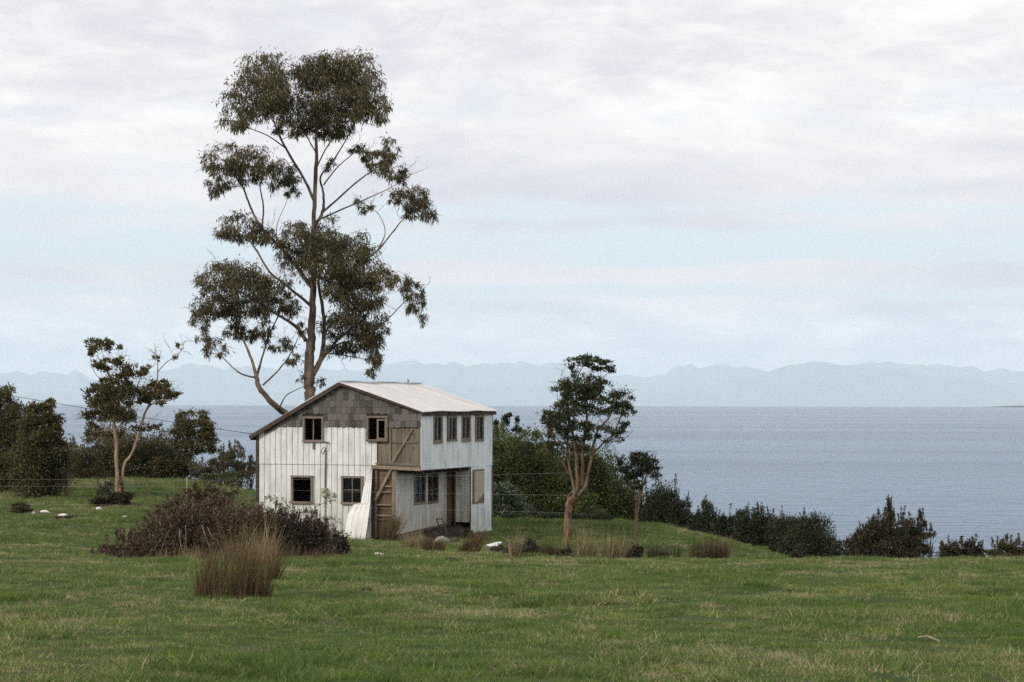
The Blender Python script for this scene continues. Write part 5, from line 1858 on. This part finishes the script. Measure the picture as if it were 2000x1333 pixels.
canes('bramble_canes', 'green leafy bramble canes arching up against the white wall of the house',
      [[(520, 1040, 66), (512, 1000, 67), (518, 975, 68), (536, 974, 69)], [(560, 1045, 66), (555, 1000, 67), (545, 985, 68), (526, 975, 69)],
       [(575, 1045, 66), (600, 1005, 67), (628, 985, 68), (655, 978, 69)], [(585, 1050, 66), (622, 1022, 67), (640, 1012, 68), (672, 1026, 69)],
       [(600, 1052, 66), (640, 1040, 67), (668, 1042, 68), (684, 1050, 69)], [(545, 1045, 66), (560, 1005, 67), (562, 988, 68), (552, 975, 69)],
       [(535, 1045, 66), (530, 1010, 67), (514, 990, 68), (500, 985, 69)], [(570, 1045, 66), (583, 1008, 67), (600, 998, 68), (612, 1004, 69)]],
      0.011, 201, 46)
canes('bramble_canes', 'bare pale bramble stems standing out against the dark thicket',
      [[(305, 1105, 57), (318, 1065, 56.6), (330, 1035, 56.5)], [(350, 1034, 56.5), (353, 1065, 56.3), (360, 1094, 56.2), (366, 1095, 56.2)], [(394, 1026, 56.5), (402, 1050, 56.4), (412, 1075, 56.4), (424, 1082, 56.4)],
       [(362, 1026, 56.8), (363, 1045, 56.8), (362, 1062, 56.8)], [(272, 1112, 56), (280, 1092, 56), (295, 1080, 56.2)], [(405, 1030, 56.8), (415, 1050, 56.6), (432, 1060, 56.6)]],
      0.009, 202, 0, mat=M['dead_wood'])
canes('bramble_canes', 'long reddish bramble canes arching over the pasture left of the house',
      [[(180, 955, 78), (200, 940, 78), (235, 932, 78), (270, 942, 78), (300, 962, 78)], [(345, 1000, 70), (340, 970, 70), (352, 950, 70)], [(345, 1000, 70), (318, 975, 71), (290, 965, 72), (268, 945, 73)],
       [(370, 1000, 70), (372, 965, 70), (364, 948, 70)], [(400, 1000, 70), (420, 965, 70), (440, 955, 70)], [(385, 1000, 70), (395, 960, 70), (412, 940, 70)], [(480, 1010, 66), (478, 985, 67), (465, 960, 68)]],
      0.011, 203, 16, leafmat=M['bramble_leaf'])

# ------------------------------------------------------------------ small things by the house
def stone_mesh(seed, sx, sy, sz):
    rng = random.Random(seed)
    bm = bmesh.new()
    bmesh.ops.create_icosphere(bm, subdivisions=2, radius=1.0)
    ph = [rng.uniform(0, 6) for _ in range(6)]
    for v in bm.verts:
        c = v.co
        k = 1 + 0.16 * math.sin(c.x * 2.3 + ph[0]) + 0.14 * math.sin(c.y * 2.9 + ph[1]) + 0.12 * math.sin(c.z * 3.1 + ph[2] + c.x * 2) + rng.uniform(-0.05, 0.05)
        v.co = Vector((c.x * sx * k, c.y * sy * k, c.z * sz * k))
    me = bpy.data.meshes.new('stone')
    bm.to_mesh(me)
    bm.free()
    return me


def hit(u, v):
    a, b = ray(u, v)
    D = np.linspace(14, 130, 6000)
    g = ground_z(a * D, D)
    k = np.argmax(g > b * D)
    return Vector((a * D[k], D[k], g[k])) if (g > b * D).any() else foot(u, 100)


for i, (u, v, w, h, lab) in enumerate((
        (124, 1011, 24, 9, 'largest pale stone lying on the left pasture'), (89, 1002, 24, 6, 'long flat pale stone left of the largest one on the pasture'),
        (192, 996, 14, 7, 'pale grey stone at the foot of the twin-stemmed tree'), (242, 1012, 13, 6, 'small pale stone at the left end of the bramble thicket'),
        (66, 1005, 12, 6, 'small dull stone farthest left of the pale stones'))):
    p = hit(u, v)
    k = p.y / FPX
    o = link('stone', stone_mesh(i + 3, w * k / 2, w * k / 2.6, h * k / 1.6), M['pale_stone'] if i != 4 else M['stone'], None, True)
    o.location = p + Vector((0, 0, h * k * 0.2))
    o.rotation_euler = (0.1 * i, 0.07 * i, i * 1.3)
    tag(o, lab, 'stone', 'pale stones on the left pasture')
RUB = [(808, 1056, 26, 8, 'flat mossy stone lying first under the porch wall'), (832, 1060, 24, 11, 'squarish mossy stone under the porch windows'), (850, 1050, 20, 12, 'dark stone under the porch wall beside the sawhorse'),
       (866, 1062, 30, 13, 'largest dark rubble stone in front of the porch'), (888, 1060, 18, 9, 'rounded rubble stone right of the largest one before the porch'), (900, 1048, 24, 12, 'dark rubble stone lying at the porch door'),
       (916, 1050, 14, 8, 'small stone at the foot of the white pier'), (845, 1070, 22, 8, 'low mossy stone lowest of the porch rubble')]
for i, (u, v, w, h, lab) in enumerate(RUB):
    p = hit(u, v)
    k = p.y / FPX
    o = link('rubble_stone', stone_mesh(i + 40, w * k / 2, w * k / 2.2, h * k / 1.5), M['rubble'] if i % 3 else M['stone'], None, True)
    o.location = p + Vector((0, 0, h * k * 0.25))
    o.rotation_euler = (0.2 * i, 0.1 * i, i * 0.9)
    tag(o, lab, 'stone', 'rubble stones before the porch')
# earth bank under the porch floor
rngb = np.random.default_rng(5)
bx_ = np.linspace(XN - 0.1, 0.1, 12); by_ = np.linspace(0.0, YN + 0.2, 24)
BX, BY = np.meshgrid(bx_, by_)
edge = np.minimum(np.minimum((BX - bx_[0]) * 5 + 1, (bx_[-1] - BX) / 0.5), np.minimum(BY / 0.8, 1.0))
BZ = -0.05 + np.clip(edge, 0, 1) * (0.03 + 0.20 * BY / YN) + rngb.normal(size=BX.shape) * 0.03
Vb = np.stack([BX.ravel(), BY.ravel(), np.where(edge.ravel() <= 0.02, -0.3, BZ.ravel())], 1)
ii = (np.arange(23)[:, None] * 12 + np.arange(11)[None]).ravel()
o = link('earth_bank', mesh_np('earth_bank', Vb, np.stack([ii, ii + 1, ii + 13, ii + 12], 1)), M['soil'], None, True)
o.location = HO; o.rotation_euler = (0, 0, -TH)
tag(o, 'dark bare earth under the porch', kind='structure')
for i, (u0, v0, u1, v1, lab) in enumerate(((775, 1052, 812, 1050, 'short grey plank lying on the ground under the porch wall'), (790, 1058, 826, 1054, 'reddish plank lying below the shorter grey one at the porch'))):
    a, b = hit(u0, v0), hit(u1, v1)
    m = (a + b) / 2
    pl = MB().bar(a - m + Vector((0, 0, .03)), b - m + Vector((0, 0, .06)), 0.05, 0.12, (0, 1, 0)).build('plank', M['beam'] if i == 0 else M['red_board'])
    pl.location = m
    tag(pl, lab, 'plank')

# loose sheet torn from the wall, leaning outwards
rows_ = [(911, 724.5, 727.5), (930, 718.0, 726.4), (950, 710.5, 725.3), (983, 704.5, 722.8), (986, 690, 722.6), (1006, 678.5, 720.4), (1030, 673.8, 717.0), (1058, 669.5, 713)]
bm = bmesh.new()
prev = None
for ri, (v, ua, ub) in enumerate(rows_):
    t = (v - 911) / 147.0
    r = []
    for c in range(25):
        s = c / 24
        yy = -0.035 - 0.42 * t - 0.015 * math.sin(s * 3.1) * t
        rib = 0.012 if (c % 6 == 0) else 0.0
        x, z = on_x(ua + (ub - ua) * s, v, yy)
        r.append(bm.verts.new((x, yy - rib, z)))
    if prev:
        for c in range(24):
            bm.faces.new((prev[c], prev[c + 1], r[c + 1], r[c]))
    prev = r
bmesh.ops.recalc_face_normals(bm, faces=bm.faces[:])
bmesh.ops.solidify(bm, geom=bm.faces[:], thickness=0.006)
me = bpy.data.meshes.new('loose_panel'); bm.to_mesh(me); bm.free()
lp = link('loose_panel', me, M['sunlit_siding'])
lp.location = HO; lp.rotation_euler = (0, 0, -TH)
tag(lp, 'torn white sheet leaning from the wall to the grass beside the lower window', 'metal sheet')

# sawhorse frame leaning under the porch
saw = empty('sawhorse', hit(868, 1048))
tag(saw, 'small rusty open frame with two legs leaning below the porch window', 'sawhorse')
sl = saw.location
Dq = sl.y - 0.15
tp0, tp1 = at(852, 1014.5, Dq), at(864, 1013.5, Dq + 0.1)
lg0, lg1 = at(866, 1049, sl.y - 0.25), at(874, 1045, sl.y)
MB().bar(tp0 - sl, tp1 - sl, 0.05, 0.04).build('top_bar', M['red_board'], saw)
MB().bar(tp0 - sl, lg0 - sl, 0.04, 0.04).build('leg', M['fascia'], saw)
MB().bar(tp1 - sl, lg1 - sl, 0.035, 0.035).build('leg', M['beam'], saw)

# litter on the grass
def scrap(name, label, cat, poly, mat, lift=0.05, tilt=0.03):
    P = [hit(u, v) for u, v in poly]
    c = sum(P, Vector()) / len(P)
    bm = bmesh.new()
    vs1 = [bm.verts.new(p - c + Vector((0, 0, lift + tilt * math.sin(3.1 * i)))) for i, p in enumerate(P)]
    bm.faces.new(vs1)
    bmesh.ops.triangulate(bm, faces=bm.faces[:])
    bmesh.ops.subdivide_edges(bm, edges=bm.edges[:], cuts=2, use_grid_fill=True)
    rr = random.Random(len(label))
    for v in bm.verts:
        v.co.z += rr.uniform(-tilt, tilt) * 0.6
    bmesh.ops.solidify(bm, geom=bm.faces[:], thickness=0.012)
    me = bpy.data.meshes.new(name); bm.to_mesh(me); bm.free()
    o = link(name, me, mat); o.location = c
    return tag(o, label, cat)


scrap('white_panel', 'flat white panel lying on the grass beside the dark heath mound', 'panel', [(950, 1071), (970, 1065.5), (980, 1066), (972, 1074), (956, 1074)], M['plastic'], 0.10, 0.02)
scrap('litter', 'crumpled white wrapper on the grass below the house door boards', 'litter', [(731, 1086), (737, 1085), (741, 1089), (733, 1090)], M['plastic'], 0.07, 0.04)
scrap('litter', 'pinkish scrap of paper lying against the white wrapper', 'litter', [(741.5, 1087), (748, 1086), (749, 1090), (743, 1091)], M['pink_plastic'], 0.06, 0.04)
scrap('litter', 'tiny white scrap on the grass below the porch', 'litter', [(813, 1091), (818, 1090), (820, 1093), (815, 1094)], M['plastic'], 0.06, 0.03)
for i, (u, v, w, lab) in enumerate(((715, 1154, 26, 'dark molehill in the grass below the house'), (692, 1193, 12, 'small brown clod left of and below the dark molehill'), (1060, 1200, 18, 'reddish brown clod in the middle of the lawn'), (1322, 1289, 22, 'pale dead tussock clod near the lower middle'),
                                    (880, 1096, 40, 'dark earthy hump at the brow of the lawn'), (833, 1148, 10, 'tiny pale clod right of the dark molehill'), (1530, 1265, 16, 'brown clod in the dark green patch at lower right'))):
    p = hit(u, v)
    k = p.y / FPX
    o = link('molehill', stone_mesh(i + 80, w * k / 2, w * k / 2.5, w * k / 5), M['soil'], None, True)
    o.location = p
    tag(o, lab, 'molehill', 'molehills and clods in the lawn')
a, b = hit(1793, 1256), hit(1835, 1262)
st = MB().tube(smooth_path([(0, 0, 0.06), tuple((b - a) * 0.5 + Vector((0, 0.06, 0.08))), tuple(b - a + Vector((0, 0, 0.05)))], 4), 0.010, 5).build('fallen_stick', M['dead_wood'])
st.location = a
tag(st, 'thin brown stick lying in the grass at lower right', 'stick')

# ------------------------------------------------------------------ service line and wire fence
pole_p = foot(-190, 98)
pole = empty('utility_pole', pole_p)
tag(pole, 'weathered wooden pole carrying the house cable, left of the picture', 'pole')
ptop = at(-190, 738, 98)
MB().tube([(0, 0, -0.3), (0, 0, ptop.z - pole_p.z + 0.25)], [0.13, 0.09], 10).build('post', M['dead_wood'], pole)
MB().bar((-0.45, 0, ptop.z - pole_p.z - 0.05), (0.45, 0, ptop.z - pole_p.z - 0.05), 0.09, 0.09).build('crossarm', M['dead_wood'], pole)
he = hw(hk[0] - 0.1, -0.06, hk[1])
lp_ = [tuple(ptop), tuple(at(35, 775.5, 93.5)), tuple(at(260, 813, 88.5)), tuple(at(491, 847.5, 82.0)), tuple(at(570, 856.5, 80.4)), tuple(he)]
pw = MB().tube([np.array(p) - np.array(ptop) for p in smooth_path(lp_, 8)], 0.011, 5).build('service_cable', M['cable'])
pw.location = ptop
tag(pw, 'thin black service cable running from the left edge to the house wall', 'cable')

fence = empty('wire_fence', foot(365, 79))
tag(fence, 'sagging wire fence with a thin stake running in front of the house', 'fence')
fo = np.array(fence.location)
for pts in ([(-170, 935, 84), (365, 938.5, 78.5), (700, 934, 75), (1108, 924, 70.3)], [(-170, 950, 84), (365, 952, 78.5), (674, 961, 75), (1108, 968, 70.3)], [(-170, 983, 84), (365, 988, 78.5), (700, 992, 75), (1108, 1002, 70.3)]):
    MB().tube([np.array(p) - fo for p in smooth_path([tuple(at(*p)) for p in pts], 8)], 0.0019, 4).build('wire', M['wire'], fence)
for (u, D, vt, r) in ((365, 78.5, 932, 0.028), (-170, 84, 928, 0.05)):
    g = foot(u, D); t = at(u, vt, D)
    MB().tube([np.array(g) - fo - np.array([0, 0, 0.2]), np.array(t) - fo], [r, r * 0.85], 7).build('stake', M['dead_wood'], fence)

# ------------------------------------------------------------------ the grass
lib = bpy.data.collections.new('grass_tufts')


def tuft(name, n, h, spread, width, mat, seed, lie=0.45):
    rng = np.random.default_rng(seed)
    a = rng.uniform(0, 2 * math.pi, n)
    r = np.sqrt(rng.uniform(0, 1, n)) * spread
    b = np.stack([np.cos(a) * r, np.sin(a) * r, np.full(n, -0.015)], 1)
    d = np.stack([np.cos(a) * 0.35, np.sin(a) * 0.35, np.ones(n)], 1) + rng.normal(size=(n, 3)) * lie * np.array([1, 1, 0.2])
    t = b + unit(d) * (h * rng.uniform(0.45, 1.15, (n, 1)))
    V, F = blades(b, t, width, rng, 2, 0.5)
    me = mesh_np(name, V, F)
    me.materials.append(mat)
    o = bpy.data.objects.new(name, me)
    lib.objects.link(o)
    return o


for k in range(5):
    tuft('a_green_%d' % k, 56, 0.062, 0.14, 0.0085, M['grass'], 300 + k)
for k in range(3):
    tuft('b_lush_%d' % k, 80, 0.125, 0.16, 0.0095, M['grass'], 320 + k, 0.6)
for k in range(3):
    tuft('c_straw_%d' % k, 30, 0.095, 0.12, 0.0058, M['straw'], 340 + k, 0.85)


def grass_points():
    rng = np.random.default_rng(77)
    out_ = []
    # by distance bands: tufts per square metre falls with distance while the tufts grow
    for (d0, d1, dens, sc) in ((15, 24, 62, 1.0), (24, 34, 48, 1.05), (34, 46, 36, 1.1), (46, 62, 28, 1.15), (62, 82, 22, 1.2), (82, 118, 15, 1.4)):
        W = 0.31 * d1 + 2
        n = int((d1 - d0) * 2 * W * dens)
        x = rng.uniform(-W, W, n); y = rng.uniform(d0, d1, n)
        keep = np.abs(x) < 0.29 * y + 2
        x, y = x[keep], y[keep]
        # not inside the house
        lx = (x - HO.x) * EX.x + (y - HO.y) * EX.y
        ly = (x - HO.x) * EY.x + (y - HO.y) * EY.y
        keep = ~((lx > XL - 0.05) & (lx < 0.05) & (ly > -0.02) & (ly < YB))
        x, y = x[keep], y[keep]
        out_.append(np.stack([x, y, np.full(len(x), sc)], 1))
    P = np.concatenate(out_)
    x, y = P[:, 0], P[:, 1]
    z = ground_z(x, y)
    n = len(P)
    big = fbm(x * 0.16, y * 0.16, 31, 3)
    mid = fbm(x * 0.7, y * 0.5, 41, 3)
    r = rng.uniform(0, 1, n)
    straw = np.clip((big - 0.45) * 1.0 + (mid - 0.5) * 2.0 + 0.10, 0.03, 0.6)
    lush = np.clip((0.50 - big) * 1.5 + (mid - 0.5) * 1.2, 0.0, 0.8)
    idx = rng.integers(0, 5, n)
    idx = np.where(rng.uniform(0, 1, n) < lush, 5 + rng.integers(0, 3, n), idx)
    idx = np.where(r < straw, 8 + rng.integers(0, 3, n), idx)
    # coarse dark tussocks the cattle leave
    lump = fbm(x * 0.5 + 17, y * 0.5, 91, 3) > 0.66
    idx = np.where(lump & (rng.uniform(0, 1, n) < 0.8), 5 + rng.integers(0, 3, n), idx)
    # worn, almost bare spots
    bare = fbm(x * 0.9 + 50, y * 0.9, 61, 3) > 0.76
    keep = ~(bare & (rng.uniform(0, 1, n) < 0.75))
    scl = P[:, 2] * rng.uniform(0.5, 1.15, n) * (0.70 + 0.6 * mid) * np.where(rng.uniform(0, 1, n) < 0.02, 1.7, 1.0) * np.where(lump, 1.12, 1.0)
    return np.stack([x, y, z], 1)[keep], idx[keep], scl[keep], rng.uniform(0, 6.283, keep.sum())


GP, GI, GS, GR = grass_points()
me = bpy.data.meshes.new('grass')
me.vertices.add(len(GP))
me.vertices.foreach_set('co', GP.astype(np.float32).ravel())
for nm, ty, arr in (('pick', 'INT', GI.astype(np.int32)), ('scl', 'FLOAT', GS.astype(np.float32)), ('rot', 'FLOAT', GR.astype(np.float32))):
    me.attributes.new(nm, ty, 'POINT').data.foreach_set('value', arr)
grass = link('grass', me)
tag(grass, 'short grazed grass with straw patches covering the pasture', 'grass', kind='stuff')
ng = bpy.data.node_groups.new('scatter_grass', 'GeometryNodeTree')
ng.interface.new_socket('Geometry', in_out='INPUT', socket_type='NodeSocketGeometry')
ng.interface.new_socket('Geometry', in_out='OUTPUT', socket_type='NodeSocketGeometry')
gi = ng.nodes.new('NodeGroupInput'); go = ng.nodes.new('NodeGroupOutput')
iop = ng.nodes.new('GeometryNodeInstanceOnPoints')
ci = ng.nodes.new('GeometryNodeCollectionInfo')
ci.inputs['Collection'].default_value = lib
ci.inputs['Separate Children'].default_value = True
ci.inputs['Reset Children'].default_value = True


def named(nm, ty):
    nd = ng.nodes.new('GeometryNodeInputNamedAttribute')
    nd.data_type = ty
    nd.inputs['Name'].default_value = nm
    return nd.outputs['Attribute']


cx = ng.nodes.new('ShaderNodeCombineXYZ')
L = ng.links.new
L(gi.outputs[0], iop.inputs['Points'])
L(ci.outputs[0], iop.inputs['Instance'])
iop.inputs['Pick Instance'].default_value = True
L(named('pick', 'INT'), iop.inputs['Instance Index'])
L(named('rot', 'FLOAT'), cx.inputs[2])
L(cx.outputs[0], iop.inputs['Rotation'])
L(named('scl', 'FLOAT'), iop.inputs['Scale'])
L(iop.outputs[0], go.inputs[0])
md = grass.modifiers.new('scatter', 'NODES')
md.node_group = ng
print('tufts', len(GP), 'tris', sum(len(m.loops) - 2 * len(m.polygons) for m in bpy.data.meshes))
